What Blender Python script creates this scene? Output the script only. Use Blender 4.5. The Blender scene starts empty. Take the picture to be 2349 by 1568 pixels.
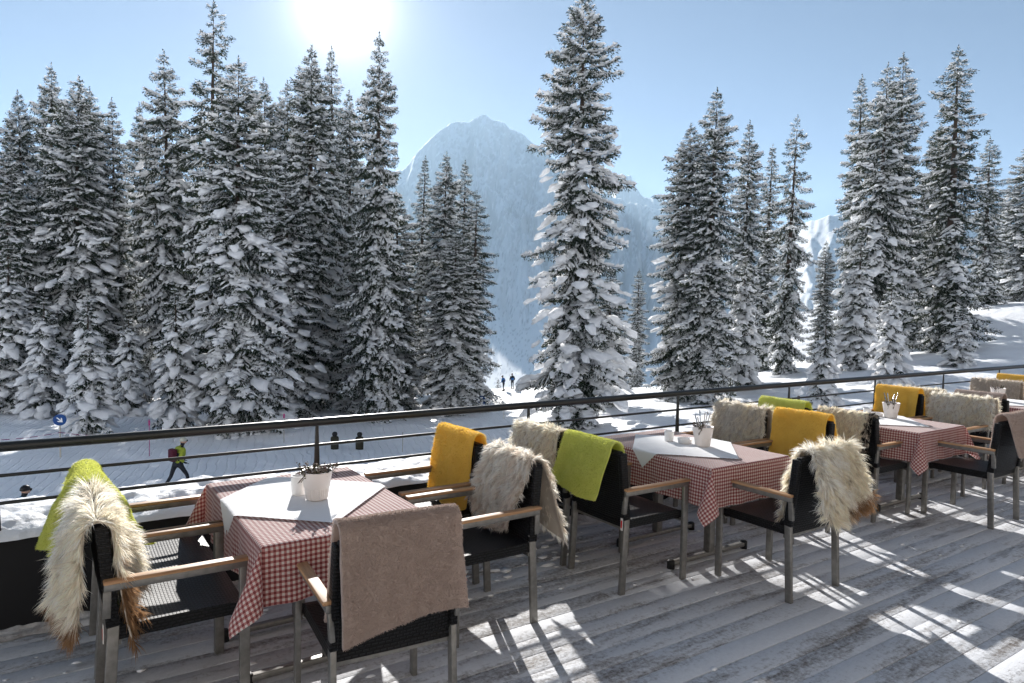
import bpy, bmesh, math, random
import numpy as np
from mathutils import Matrix, Vector
PI = math.pi
random.seed(7)
sc = bpy.context.scene
C = sc.collection

# ------------------------------------------------------------------ camera
F_PX, PITCH, ROLL, HEYE, YAW = 1585.918, 0.0511444, 0.0182243, 1.74698, 0.9809786
v = Vector((math.cos(YAW), math.sin(YAW), 0)); r = Vector((math.sin(YAW), -math.cos(YAW), 0)); u = Vector((0, 0, 1))
fw = v*math.cos(PITCH) - u*math.sin(PITCH); up = u*math.cos(PITCH) + v*math.sin(PITCH)
R_ = r*math.cos(ROLL) + up*math.sin(ROLL); U_ = up*math.cos(ROLL) - r*math.sin(ROLL)
cam = bpy.data.cameras.new('camera'); camo = bpy.data.objects.new('camera', cam); C.objects.link(camo)
cam.sensor_width = 36; cam.lens = F_PX/2349*36; cam.clip_end = 30000; cam.clip_start = .05
M = Matrix((( R_.x, U_.x, -fw.x, 0), (R_.y, U_.y, -fw.y, 0), (R_.z, U_.z, -fw.z, HEYE), (0, 0, 0, 1)))
camo.matrix_world = M
sc.camera = camo

# ------------------------------------------------------------------ light
SUN = Vector((.3158, .8706, .3774)).normalized()
sun = bpy.data.lights.new('sun', 'SUN'); sun.energy = 5.0; sun.angle = math.radians(.53); sun.color = (1, .965, .92)
suno = bpy.data.objects.new('sun', sun); C.objects.link(suno)
suno.rotation_euler = (-SUN).to_track_quat('-Z', 'Y').to_euler()
w = bpy.data.worlds.new('World'); sc.world = w; w.use_nodes = True
nt = w.node_tree
sky = nt.nodes.new('ShaderNodeTexSky'); sky.sky_type = 'NISHITA'; sky.sun_disc = False
sky.sun_elevation = math.asin(SUN.z); sky.sun_rotation = math.atan2(SUN.x, SUN.y)
sky.altitude = 3000; sky.air_density = .42; sky.dust_density = .7; sky.ozone_density = 2.4
bg = nt.nodes['Background']; bg.inputs['Strength'].default_value = .05
# circumsolar brightness of the sky, by direction from the sun
tc = nt.nodes.new('ShaderNodeTexCoord'); vm = nt.nodes.new('ShaderNodeVectorMath'); vm.operation = 'DOT_PRODUCT'; vm.inputs[1].default_value = SUN
nz_ = nt.nodes.new('ShaderNodeVectorMath'); nz_.operation = 'NORMALIZE'; nt.links.new(tc.outputs['Generated'], nz_.inputs[0]); nt.links.new(nz_.outputs[0], vm.inputs[0])
def wm(op, a, b=0.):
    n = nt.nodes.new('ShaderNodeMath'); n.operation = op
    for q, i in ((a, 0), (b, 1)):
        if hasattr(q, 'links'): nt.links.new(q, n.inputs[i])
        else: n.inputs[i].default_value = q
    return n.outputs[0]
th = wm('MULTIPLY', wm('ARCCOSINE', wm('MINIMUM', vm.outputs['Value'], 1.)), 57.2958)
gl = wm('ADD', wm('MULTIPLY', wm('EXPONENT', wm('MULTIPLY', th, -1/1.35)), 2.6), wm('MULTIPLY', wm('EXPONENT', wm('MULTIPLY', th, -1/5.)), .12))
bg2 = nt.nodes.new('ShaderNodeBackground'); bg2.inputs['Color'].default_value = (1, .97, .92, 1); nt.links.new(gl, bg2.inputs['Strength'])
ad = nt.nodes.new('ShaderNodeAddShader'); nt.links.new(bg.outputs[0], ad.inputs[0]); nt.links.new(bg2.outputs[0], ad.inputs[1])
nt.links.new(ad.outputs[0], nt.nodes['World Output'].inputs['Surface'])
nt.links.new(sky.outputs[0], bg.inputs['Color'])
sc.view_settings.view_transform = 'Standard'; sc.view_settings.look = 'None'
sc.view_settings.exposure = 1.36; sc.view_settings.gamma = 1
sc.render.engine = 'CYCLES'
cy = sc.cycles
cy.use_denoising = True
try: cy.denoiser = 'OPENIMAGEDENOISE'
except Exception: pass
cy.max_bounces = 6; cy.diffuse_bounces = 3; cy.glossy_bounces = 2; cy.transmission_bounces = 3; cy.transparent_max_bounces = 8
cy.volume_bounces = 0; cy.caustics_reflective = False; cy.caustics_refractive = False
cy.sample_clamp_indirect = 6

# ------------------------------------------------------------------ noise helpers
def vnoise(x, y, seed=0):
    xi = np.floor(x).astype(np.int64); yi = np.floor(y).astype(np.int64)
    xf = x-xi; yf = y-yi
    xf = xf*xf*(3-2*xf); yf = yf*yf*(3-2*yf)
    def h(a, b):
        n = (a*374761393 + b*668265263 + seed*1274126177) & 0xffffffff
        n = ((n ^ (n >> 13))*1274126177) & 0xffffffff
        return ((n ^ (n >> 16)) & 0xffff)/65535.
    return (h(xi, yi)*(1-xf)+h(xi+1, yi)*xf)*(1-yf)+(h(xi, yi+1)*(1-xf)+h(xi+1, yi+1)*xf)*yf
def fbm(x, y, o=4, seed=0, g=.5):
    s = 0; a = 1; t = 0
    for i in range(o):
        s = s+a*(vnoise(x*2**i, y*2**i, seed+i*17)*2-1); t += a; a *= g
    return s/t
def ridged(x, y, o=5, seed=0):
    s = 0; a = 1; t = 0
    for i in range(o):
        s = s+a*(1-np.abs(vnoise(x*2**i, y*2**i, seed+i*31)*2-1)); t += a; a *= .52
    return s/t

# ------------------------------------------------------------------ materials
def mat(name, col, rough=.6, spec=.3, metal=0, **k):
    m = bpy.data.materials.new(name); m.use_nodes = True
    b = m.node_tree.nodes['Principled BSDF']
    b.inputs['Base Color'].default_value = (*col, 1); b.inputs['Roughness'].default_value = rough
    b.inputs['Specular IOR Level'].default_value = spec; b.inputs['Metallic'].default_value = metal
    return m
def nd(m, t, **k):
    n = m.node_tree.nodes.new(t)
    for a, b in k.items():
        if a.startswith('_'): setattr(n, a[1:], b)
        else: n.inputs[a.replace('__', ' ')].default_value = b
    return n
def lk(m, a, b): m.node_tree.links.new(a, b)
def pb(m): return m.node_tree.nodes['Principled BSDF']
def coords(m, kind='Object', scale=(1, 1, 1), rot=(0, 0, 0)):
    tc = nd(m, 'ShaderNodeTexCoord'); mp = nd(m, 'ShaderNodeMapping')
    mp.inputs['Scale'].default_value = scale; mp.inputs['Rotation'].default_value = rot
    lk(m, tc.outputs[kind], mp.inputs['Vector']); return mp.outputs['Vector']
def noise(m, vec, scale, detail=4, rough=.55, dist=0):
    n = nd(m, 'ShaderNodeTexNoise', Scale=scale, Detail=detail, Roughness=rough, Distortion=dist)
    lk(m, vec, n.inputs['Vector']); return n.outputs['Fac']
def ramp(m, fac, stops):
    n = nd(m, 'ShaderNodeValToRGB'); el = n.color_ramp.elements
    while len(el) < len(stops): el.new(.5)
    for e, (p, c) in zip(el, stops):
        e.position = p; e.color = (*c, 1) if len(c) == 3 else c
    lk(m, fac, n.inputs['Fac']); return n.outputs['Color']
def bump(m, h, strength=.3, dist=.01, normal=None):
    n = nd(m, 'ShaderNodeBump', Strength=strength, Distance=dist); lk(m, h, n.inputs['Height'])
    if normal is not None: lk(m, normal, n.inputs['Normal'])
    lk(m, n.outputs['Normal'], pb(m).inputs['Normal']); return n.outputs['Normal']
def mixc(m, fac, a, b):
    n = nd(m, 'ShaderNodeMix', _data_type='RGBA')
    if hasattr(fac, 'links'): lk(m, fac, n.inputs[0])
    else: n.inputs[0].default_value = fac
    for s, i in ((a, 6), (b, 7)):
        if hasattr(s, 'links'): lk(m, s, n.inputs[i])
        else: n.inputs[i].default_value = (*s, 1)
    return n.outputs[2]
def math_(m, op, a, b=0., c=0., clamp=False):
    n = nd(m, 'ShaderNodeMath', _operation=op); n.use_clamp = clamp
    for s, i in ((a, 0), (b, 1), (c, 2)):
        if hasattr(s, 'links'): lk(m, s, n.inputs[i])
        else: n.inputs[i].default_value = s
    return n.outputs[0]
def translucent(m, col, fac):
    out = m.node_tree.nodes['Material Output']; t = nd(m, 'ShaderNodeBsdfTranslucent'); mx = nd(m, 'ShaderNodeMixShader')
    if hasattr(col, 'links'): lk(m, col, t.inputs['Color'])
    else: t.inputs['Color'].default_value = (*col, 1)
    mx.inputs[0].default_value = fac
    lk(m, pb(m).outputs[0], mx.inputs[1]); lk(m, t.outputs[0], mx.inputs[2]); lk(m, mx.outputs[0], out.inputs['Surface'])

MT = {}
# snow on the ground
m = MT['snow'] = mat('snow', (.9, .92, .95), .55, .2)
vec = coords(m); h1 = noise(m, vec, .9, 6, .6); h2 = noise(m, vec, 11, 4, .6)
wt = nd(m, 'ShaderNodeTexWave', Scale=.9, Distortion=5., Detail=2., Detail__Scale=.6); lk(m, coords(m, rot=(0, 0, .3)), wt.inputs['Vector'])
tr = math_(m, 'MULTIPLY', math_(m, 'POWER', wt.outputs['Fac'], 12.), noise(m, coords(m), .15, 2))
hh = math_(m, 'SUBTRACT', math_(m, 'ADD', h1, math_(m, 'MULTIPLY', h2, .06)), math_(m, 'MULTIPLY', tr, .5))
bump(m, hh, .85, .14)
# snow on the wall and furniture
m = MT['snow_close'] = mat('snow_close', (.84, .85, .87), .6, .2)
vec = coords(m); h1 = noise(m, vec, 14, 6, .65); bump(m, h1, .6, .02)
m = MT['snow_tree'] = mat('snow_tree', (.94, .95, .96), .7, .1)
vec = coords(m); h1 = noise(m, vec, 7, 3, .6); bump(m, h1, .7, .06)
translucent(m, (.95, .96, .98), .48)
m = MT['snow_dirty'] = mat('snow_dirty', (.5, .47, .44), .8, .1)
vec = coords(m); h1 = noise(m, vec, 30, 6, .65); bump(m, h1, .6, .02)
lk(m, ramp(m, noise(m, vec, 6, 6, .7), [(.35, (.22, .19, .17)), (.6, (.6, .59, .58))]), pb(m).inputs['Base Color'])
# needles and bark
m = MT['needles'] = mat('needles', (.03, .05, .03), .6, .2)
oi = nd(m, 'ShaderNodeNewGeometry')
lk(m, ramp(m, oi.outputs['Random Per Island'], [(0, (.008, .016, .011)), (.6, (.02, .034, .02)), (1, (.05, .062, .03))]), pb(m).inputs['Base Color'])
translucent(m, (.06, .075, .03), .15)
m = MT['bark'] = mat('bark', (.07, .05, .04), .9, .1)
# deck wood with frost
m = MT['deck'] = mat('deck', (.12, .1, .08), .75, .25)
vec = coords(m, scale=(1, 1, 1)); vs = coords(m, scale=(.55, 5, 1)); vf = coords(m, scale=(6, 70, 1))
geo = nd(m, 'ShaderNodeNewGeometry'); ri = geo.outputs['Random Per Island']
grain = noise(m, vf, 1.0, 5, .6)
wood = ramp(m, grain, [(.3, (.10, .088, .08)), (.55, (.22, .2, .185)), (.75, (.34, .32, .3))])
big = noise(m, vs, 1.3, 6, .62, .3); fine = noise(m, vec, 38, 6, .75); mid = noise(m, coords(m, scale=(3, 9, 1)), 1.6, 6, .7)
fm = math_(m, 'ADD', math_(m, 'MULTIPLY', big, 1.05), math_(m, 'MULTIPLY', fine, .75))
fm = math_(m, 'ADD', fm, math_(m, 'MULTIPLY', mid, .5))
fm = math_(m, 'ADD', fm, math_(m, 'MULTIPLY', ri, .12))
frm = ramp(m, fm, [(0, (0, 0, 0)), (1, (1, 1, 1))])
mr = nd(m, 'ShaderNodeMapRange'); mr.inputs['From Min'].default_value = .95; mr.inputs['From Max'].default_value = 1.2; lk(m, fm, mr.inputs['Value'])
DECK_FROST = mr
frost = mixc(m, fine, (.5, .515, .545), (.78, .8, .84))
wet = noise(m, coords(m, scale=(.5, 2.6, 1)), 1.1, 6, .7, .4)
wr = nd(m, 'ShaderNodeMapRange'); wr.inputs['From Min'].default_value = .57; wr.inputs['From Max'].default_value = .66; lk(m, wet, wr.inputs['Value'])
base = mixc(m, math_(m, 'MULTIPLY', mr.outputs[0], .88), wood, frost)
lk(m, mixc(m, math_(m, 'MULTIPLY', wr.outputs[0], .72), base, mixc(m, grain, (.03, .026, .024), (.13, .105, .085))), pb(m).inputs['Base Color'])
bump(m, math_(m, 'ADD', math_(m, 'MULTIPLY', grain, .5), math_(m, 'ADD', mr.outputs[0], math_(m, 'MULTIPLY', fine, .8))), .55, .005)
m = MT['underdeck'] = mat('underdeck', (.3, .3, .31), .9, .1)
vec = coords(m, scale=(1.5, 1.5, 1)); lk(m, ramp(m, noise(m, vec, 2, 6, .7), [(.45, (.015, .013, .012)), (.55, (.5, .5, .52))]), pb(m).inputs['Base Color'])
# metals
m = MT['alu'] = mat('alu', (.2, .195, .18), .42, .5, .55)
vec = coords(m); lk(m, ramp(m, noise(m, vec, 30, 4), [(.3, (.17, .165, .15)), (.7, (.25, .24, .225))]), pb(m).inputs['Base Color'])
MT['rail'] = mat('rail', (.025, .027, .027), .38, .5, .3)
MT['black'] = mat('black', (.012, .012, .013), .55, .3)
m = MT['parapet'] = mat('parapet', (.008, .008, .009), .6, .2)
m = MT['teak'] = mat('teak', (.4, .22, .11), .55, .3)
vec = coords(m, scale=(60, 4, 60)); lk(m, ramp(m, noise(m, vec, 1, 5, .6), [(.3, (.27, .14, .07)), (.55, (.45, .26, .135)), (.75, (.55, .36, .2))]), pb(m).inputs['Base Color'])
def wicker(name, uvs):
    m = mat(name, (.012, .012, .014), .5, .28)
    uv = nd(m, 'ShaderNodeUVMap'); mp = nd(m, 'ShaderNodeMapping'); lk(m, uv.outputs[0], mp.inputs[0]); mp.inputs['Scale'].default_value = uvs
    br = nd(m, 'ShaderNodeTexBrick', Scale=1, Mortar__Size=.16, Mortar__Smooth=.6, Brick__Width=1., Row__Height=.5)
    br.offset = .5
    lk(m, mp.outputs[0], br.inputs['Vector'])
    br.inputs['Color1'].default_value = (.008, .008, .009, 1); br.inputs['Color2'].default_value = (.016, .016, .018, 1); br.inputs['Mortar'].default_value = (.002, .002, .002, 1)
    lk(m, br.outputs['Color'], pb(m).inputs['Base Color'])
    inv = math_(m, 'SUBTRACT', 1., br.outputs['Fac']); bump(m, inv, 1., .006)
    return m
MT['wicker'] = wicker('wicker', (36, 36, 1))
MT['white_ceramic'] = mat('white_ceramic', (.78, .76, .74), .25, .5)
m = MT['pot'] = mat('pot', (.74, .68, .64), .35, .5)
MT['steel'] = mat('steel', (.45, .45, .46), .25, .5, .9)
MT['soil'] = mat('soil', (.1, .08, .05), .9, .1)
m = MT['heather'] = mat('heather', (.12, .1, .07), .8, .1)
oi = nd(m, 'ShaderNodeNewGeometry')
lk(m, ramp(m, oi.outputs['Random Per Island'], [(0, (.03, .02, .03)), (.4, (.09, .1, .05)), (.7, (.2, .13, .12)), (1, (.65, .6, .56))]), pb(m).inputs['Base Color'])
# gingham
m = MT['gingham'] = mat('gingham', (.5, .1, .1), .8, .15)
uv = nd(m, 'ShaderNodeUVMap'); sep = nd(m, 'ShaderNodeSeparateXYZ'); lk(m, uv.outputs[0], sep.inputs[0])
def stripe(s):
    a = math_(m, 'FRACT', math_(m, 'MULTIPLY', s, 1/.0215)); return math_(m, 'GREATER_THAN', a, .5)
sx = stripe(sep.outputs['X']); sy = stripe(sep.outputs['Y'])
tot = math_(m, 'MULTIPLY', math_(m, 'ADD', sx, sy), .5)
gc = ramp(m, tot, [(0, (.84, .76, .71)), (.25, (.57, .27, .25)), (.75, (.28, .07, .07))])
gc_n = m.node_tree.nodes[-1]
for nn in m.node_tree.nodes:
    if nn.type == 'VALTORGB': nn.color_ramp.interpolation = 'CONSTANT'
lk(m, gc, pb(m).inputs['Base Color']); pb(m).inputs['Sheen Weight'].default_value = .7; pb(m).inputs['Sheen Roughness'].default_value = .35; translucent(m, gc, .45)
m = MT['napkin'] = mat('napkin', (.86, .86, .87), .85, .1); pb(m).inputs['Sheen Weight'].default_value = .5
uv = nd(m, 'ShaderNodeUVMap'); wv = noise(m, uv.outputs[0], 9, 3, .5, 1.2)
bump(m, wv, .6, .012); translucent(m, (.8, .8, .8), .2)
def fleece(name, col, col2, tr=.25):
    m = mat(name, col, .95, .05); vec = coords(m)
    n1 = noise(m, vec, 9, 5, .65); n2 = noise(m, vec, 260, 3, .6)
    c = ramp(m, n1, [(.35, col2), (.62, col)])
    lk(m, c, pb(m).inputs['Base Color']); pb(m).inputs['Sheen Weight'].default_value = .35; pb(m).inputs['Sheen Roughness'].default_value = .5
    bump(m, math_(m, 'ADD', math_(m, 'MULTIPLY', n1, .6), math_(m, 'MULTIPLY', n2, .5)), .45, .005)
    translucent(m, c, tr); return m
MT['green'] = fleece('green_fleece', (.72, .74, .2), (.65, .68, .15), .42)
MT['yellow'] = fleece('yellow_fleece', (.95, .66, .13), (.88, .58, .1), .42)
MT['mauve'] = fleece('mauve_fleece', (.49, .39, .34), (.44, .345, .3), .3)
m = MT['fur'] = mat('fur', (.6, .5, .4), .7, .15)
at = nd(m, 'ShaderNodeAttribute', _attribute_name='col'); lk(m, at.outputs['Color'], pb(m).inputs['Base Color']); translucent(m, at.outputs['Color'], .55)
m = MT['hide'] = mat('hide', (.62, .55, .46), .8, .1); translucent(m, (.6, .5, .4), .3)

# ------------------------------------------------------------------ mesh helpers
def newmesh(name, V, faces, m=None, smooth=False, uv=None, col=None):
    """V (n,3); faces: list of int arrays each (k, n-gon)"""
    me = bpy.data.meshes.new(name); V = np.asarray(V, dtype=np.float32)
    me.vertices.add(len(V)); me.vertices.foreach_set('co', V.ravel())
    faces = [np.asarray(f, dtype=np.int32) for f in faces if len(f)]
    L = np.concatenate([f.ravel() for f in faces]); tot = np.concatenate([np.full(len(f), f.shape[1], dtype=np.int32) for f in faces])
    st = np.concatenate([[0], np.cumsum(tot)[:-1]]).astype(np.int32)
    me.loops.add(len(L)); me.loops.foreach_set('vertex_index', L)
    me.polygons.add(len(tot)); me.polygons.foreach_set('loop_start', st)
    try: me.polygons.foreach_set('loop_total', tot)
    except Exception: pass
    if smooth: me.polygons.foreach_set('use_smooth', np.ones(len(tot), dtype=bool))
    if uv is not None:
        l = me.uv_layers.new(name='UVMap'); l.data.foreach_set('uv', np.asarray(uv, dtype=np.float32)[L].ravel())
    if col is not None:
        a = me.color_attributes.new('col', 'FLOAT_COLOR', 'POINT'); a.data.foreach_set('color', np.c_[col, np.ones(len(col))].astype(np.float32).ravel())
    me.update(calc_edges=True)
    if m is not None: me.materials.append(m)
    return me
def link(name, me, parent=None, **p):
    o = bpy.data.objects.new(name, me); C.objects.link(o)
    if parent is not None: o.parent = parent
    tag(o, **p); return o
def tag(o, label=None, cat=None, group=None, kind=None):
    if label: o['label'] = label
    if cat: o['category'] = cat
    if group: o['group'] = group
    if kind: o['kind'] = kind
    return o
def thing(name, loc, rz, label, cat, group=None):
    o = bpy.data.objects.new(name, None); C.objects.link(o); o.location = loc; o.rotation_euler = (0, 0, rz); o.empty_display_size = .1
    return tag(o, label, cat, group)

class MB:
    def __init__(s): s.v = []; s.f = {}; s.n = 0; s.uv = []
    def add(s, V, faces, uv=None):
        V = np.asarray(V, float); s.v.append(V)
        for f in faces:
            f = np.asarray(f)
            if len(f): s.f.setdefault(f.shape[1], []).append(f+s.n)
        s.n += len(V); s.uv.append(np.zeros((len(V), 2)) if uv is None else uv)
        return s
    def hexa(s, P):
        """8 corners: bottom 4 ccw, top 4 ccw; vertices split per face so that box uv works"""
        P = np.asarray(P, float)
        for q in ((3, 2, 1, 0), (4, 5, 6, 7), (0, 1, 5, 4), (1, 2, 6, 5), (2, 3, 7, 6), (3, 0, 4, 7)):
            s.add(P[list(q)], [[[0, 1, 2, 3]]])
        return s
    def box(s, a, b):
        (x0, y0, z0), (x1, y1, z1) = a, b
        return s.hexa([(x0, y0, z0), (x1, y0, z0), (x1, y1, z0), (x0, y1, z0), (x0, y0, z1), (x1, y0, z1), (x1, y1, z1), (x0, y1, z1)])
    def bar(s, a, b, wx, wy, wx2=None, wy2=None, side=(1, 0, 0)):
        a = Vector(a); b = Vector(b); d = (b-a).normalized(); sx = Vector(side); sx = (sx-d*sx.dot(d)).normalized(); sy = d.cross(sx)
        wx2 = wx2 or wx; wy2 = wy2 or wy; P = []
        for p, ww, hh in ((a, wx, wy), (b, wx2, wy2)):
            for i, j in ((-1, -1), (1, -1), (1, 1), (-1, 1)): P.append(p+sx*ww/2*i+sy*hh/2*j)
        return s.hexa([tuple(p) for p in P])
    def tube(s, pts, rad, n=10, cap=True):
        pts = [Vector(p) for p in pts]; rad = [rad]*len(pts) if np.isscalar(rad) else rad; V = []; k = len(pts)
        for i, p in enumerate(pts):
            d = (pts[min(i+1, k-1)]-pts[max(i-1, 0)]).normalized(); a = Vector((0, 0, 1)) if abs(d.z) < .9 else Vector((1, 0, 0))
            x = d.cross(a).normalized(); y = d.cross(x)
            for j in range(n):
                t = 2*PI*j/n; V.append(p+(x*math.cos(t)+y*math.sin(t))*rad[i])
        F = [[i*n+j, i*n+(j+1) % n, (i+1)*n+(j+1) % n, (i+1)*n+j] for i in range(k-1) for j in range(n)]
        s.add([tuple(q) for q in V], [F])
        if cap:
            s.add([tuple(q) for q in V[:n]], [[list(range(n))]]); s.add([tuple(q) for q in V[-n:]], [[list(range(n))]])
        return s
    def lathe(s, prof, n=32, c=(0, 0), fun=None):
        V = []
        for i, (rr, z) in enumerate(prof):
            for j in range(n):
                t = 2*PI*j/n; q = rr*(fun(i, t) if fun else 1); V.append((c[0]+q*math.cos(t), c[1]+q*math.sin(t), z))
        F = [[i*n+j, i*n+(j+1) % n, (i+1)*n+(j+1) % n, (i+1)*n+j] for i in range(len(prof)-1) for j in range(n)]
        return s.add(V, [F])
    def mesh(s, name, m, smooth=False, boxuv=True, uv=None):
        V = np.concatenate(s.v); F = [np.concatenate(x) for x in s.f.values()]
        if boxuv:
            U = np.zeros((len(V), 2))
            for f in F:
                e1 = V[f[:, 1]]-V[f[:, 0]]; e2 = V[f[:, 2]]-V[f[:, 0]]; nn = np.abs(np.cross(e1, e2)); ax = nn.argmax(1)
                for a, (i, j) in ((0, (1, 2)), (1, (0, 2)), (2, (0, 1))):
                    ff = f[ax == a].ravel(); U[ff, 0] = V[ff, i]; U[ff, 1] = V[ff, j]
        else: U = np.concatenate(s.uv)
        return newmesh(name, V, F, m, smooth, U)
    def obj(s, name, m, parent=None, bevel=0, smooth=False, **p):
        me = s.mesh(name, m, smooth); o = link(name, me, parent, **p)
        if bevel:
            wd = o.modifiers.new('weld', 'WELD'); wd.merge_threshold = 1e-5
            b = o.modifiers.new('bevel', 'BEVEL'); b.width = bevel; b.segments = 2; b.limit_method = 'ANGLE'
        return o
def copy_tree(o, parent=None):
    c = o.copy(); C.objects.link(c)
    if parent is not None: c.parent = parent
    for ch in list(o.children): copy_tree(ch, c)
    return c

# ------------------------------------------------------------------ terrain
CTRL = [(-3.4,54.8,-5.4),(1.3,51.7,-5.2),(7,52.6,-5.5),(7.6,35.4,-5.1),(13.2,50.9,-5.8),(14.2,45.5,-5.4),(14.4,34.5,-5.1),(25.5,52.3,-6),
 (23.3,44.2,-5.6),(23.3,39.4,-5.4),(20.8,37.5,-5.3),(40.3,62.8,-8.4),(23.7,29,-4.9),(43.6,45,-6.6),(35.6,32.4,-4.5),(34.5,29.5,-4.1),(43.1,33.5,-3.6),
 (51,37.7,-4.1),(47.5,33,-3.2),(55.6,34.8,-2.9),(55.3,30.2,-1.4),(63,34,-1.3),(58.2,25.9,-.8),(80.9,32.7,2.8),(86.6,31.3,3.3),(74,34.7,-.9),(49,15.2,-1.6),
 (-.25,44.4,-4.5),(1.4,36,-4.4),(3.6,43,-4.3),(5,36,-4.4),(-1.8,46.6,-4.5),(48.4,27.6,-2.3),(41.2,21.5,-2.9),(30.6,19,-3.4),(51.4,22,-1.3),(24.4,19.4,-3.9),
 (3.5,25.5,-4.88),(-.8,22.4,-4.98),(28.2,43.4,-4.7),(.3,32.5,-4.97),(22.7,37.4,-5),(13,28.2,-4.7),(21.7,33.2,-4.7),(10.5,29.9,-4.9),(84.4,30.4,3.3),(78.8,31.7,3.1),
 (64.4,23,.5),(52.7,20,-1.3),(46.8,16.6,-2.5),(29.9,23,-3.9),(26,25.5,-4.5),(23.8,34.2,-5),(43.7,18.7,-2.6),(12.9,24.7,-4.7),(6.5,26.5,-4.93),(18.7,26.8,-4.8),
 (0,12,-5.1),(8,10,-5.1),(16,8,-4.9),(-12,15,-5.1),(-12,40,-5),(30,8,-4.2),(45,6,-3),(70,10,.5),(0,-20,-5),(-20,0,-5),(20,-10,-4.5),(60,-10,-1),(-20,60,-6),(90,15,4),(85,22,3.6)]
CT = np.array(CTRL, float)
def smooth01(x): x = np.clip(x, 0, 1); return x*x*(3-2*x)
def ground(x, y):
    x = np.atleast_1d(np.asarray(x, float)); y = np.atleast_1d(np.asarray(y, float))
    z = np.zeros_like(x); ws = np.zeros_like(x)
    for cx, cy_, cz in CT:
        d2 = (x-cx)**2+(y-cy_)**2; wt = np.exp(-d2/(2*4.5**2))+.02*np.exp(-d2/(2*14**2))+1e-4/(1+d2/200)
        z += wt*cz; ws += wt
    z /= ws
    rr = np.hypot(x, y); az = np.degrees(np.arctan2(x, y))
    nb = smooth01((rr-7)/10)
    z += nb*(.28*fbm(x/7, y/7, 3, 3)+.10*fbm(x/1.6, y/1.6, 3, 9)*smooth01((y-27)/6+(x-20)/12)+.05*fbm(x/1.1+y*.3, y/3.5, 3, 21))
    g = smooth01((az-18)/6)*smooth01((56-az)/6)   # gap towards the valley
    z -= g*np.clip(rr-(58+8*smooth01((az-38)/8)), 0, 450)*.42
    back = smooth01((np.abs((az-200+180) % 360-180)*-1+92)/25)      # unseen snow slope added at the rear to reflect sun as fill
    z -= (1-g)*(1-back)*np.clip(rr-104, 0, 400)*.3
    z += back*np.clip(rr-40, 0, 480)*.6*(1+.15*fbm(x/60, y/60, 3, 88))
    return z
# polar sheet
az = np.radians(np.concatenate([np.linspace(-25, 85, 520, endpoint=False), np.linspace(85, 335, 110, endpoint=False)]))
rad = np.concatenate([[.5, 3], np.linspace(5, 75, 330), np.linspace(76, 120, 80), 120+np.geomspace(3, 700, 30)])
AZ, RR = np.meshgrid(az, rad, indexing='ij'); X = RR*np.sin(AZ); Y = RR*np.cos(AZ)
Z = ground(X.ravel(), Y.ravel()).reshape(X.shape)
na, nr = X.shape; idx = np.arange(na*nr).reshape(na, nr); nx = np.roll(idx, -1, 0)
Fq = np.stack([idx[:, :-1], idx[:, 1:], nx[:, 1:], nx[:, :-1]], -1).reshape(-1, 4)
link('snow_ground', newmesh('snow_ground', np.stack([X, Y, Z], -1).reshape(-1, 3), [Fq], MT['snow'], True), label='snow covered slope with a piste below the terrace', kind='structure')

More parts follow.
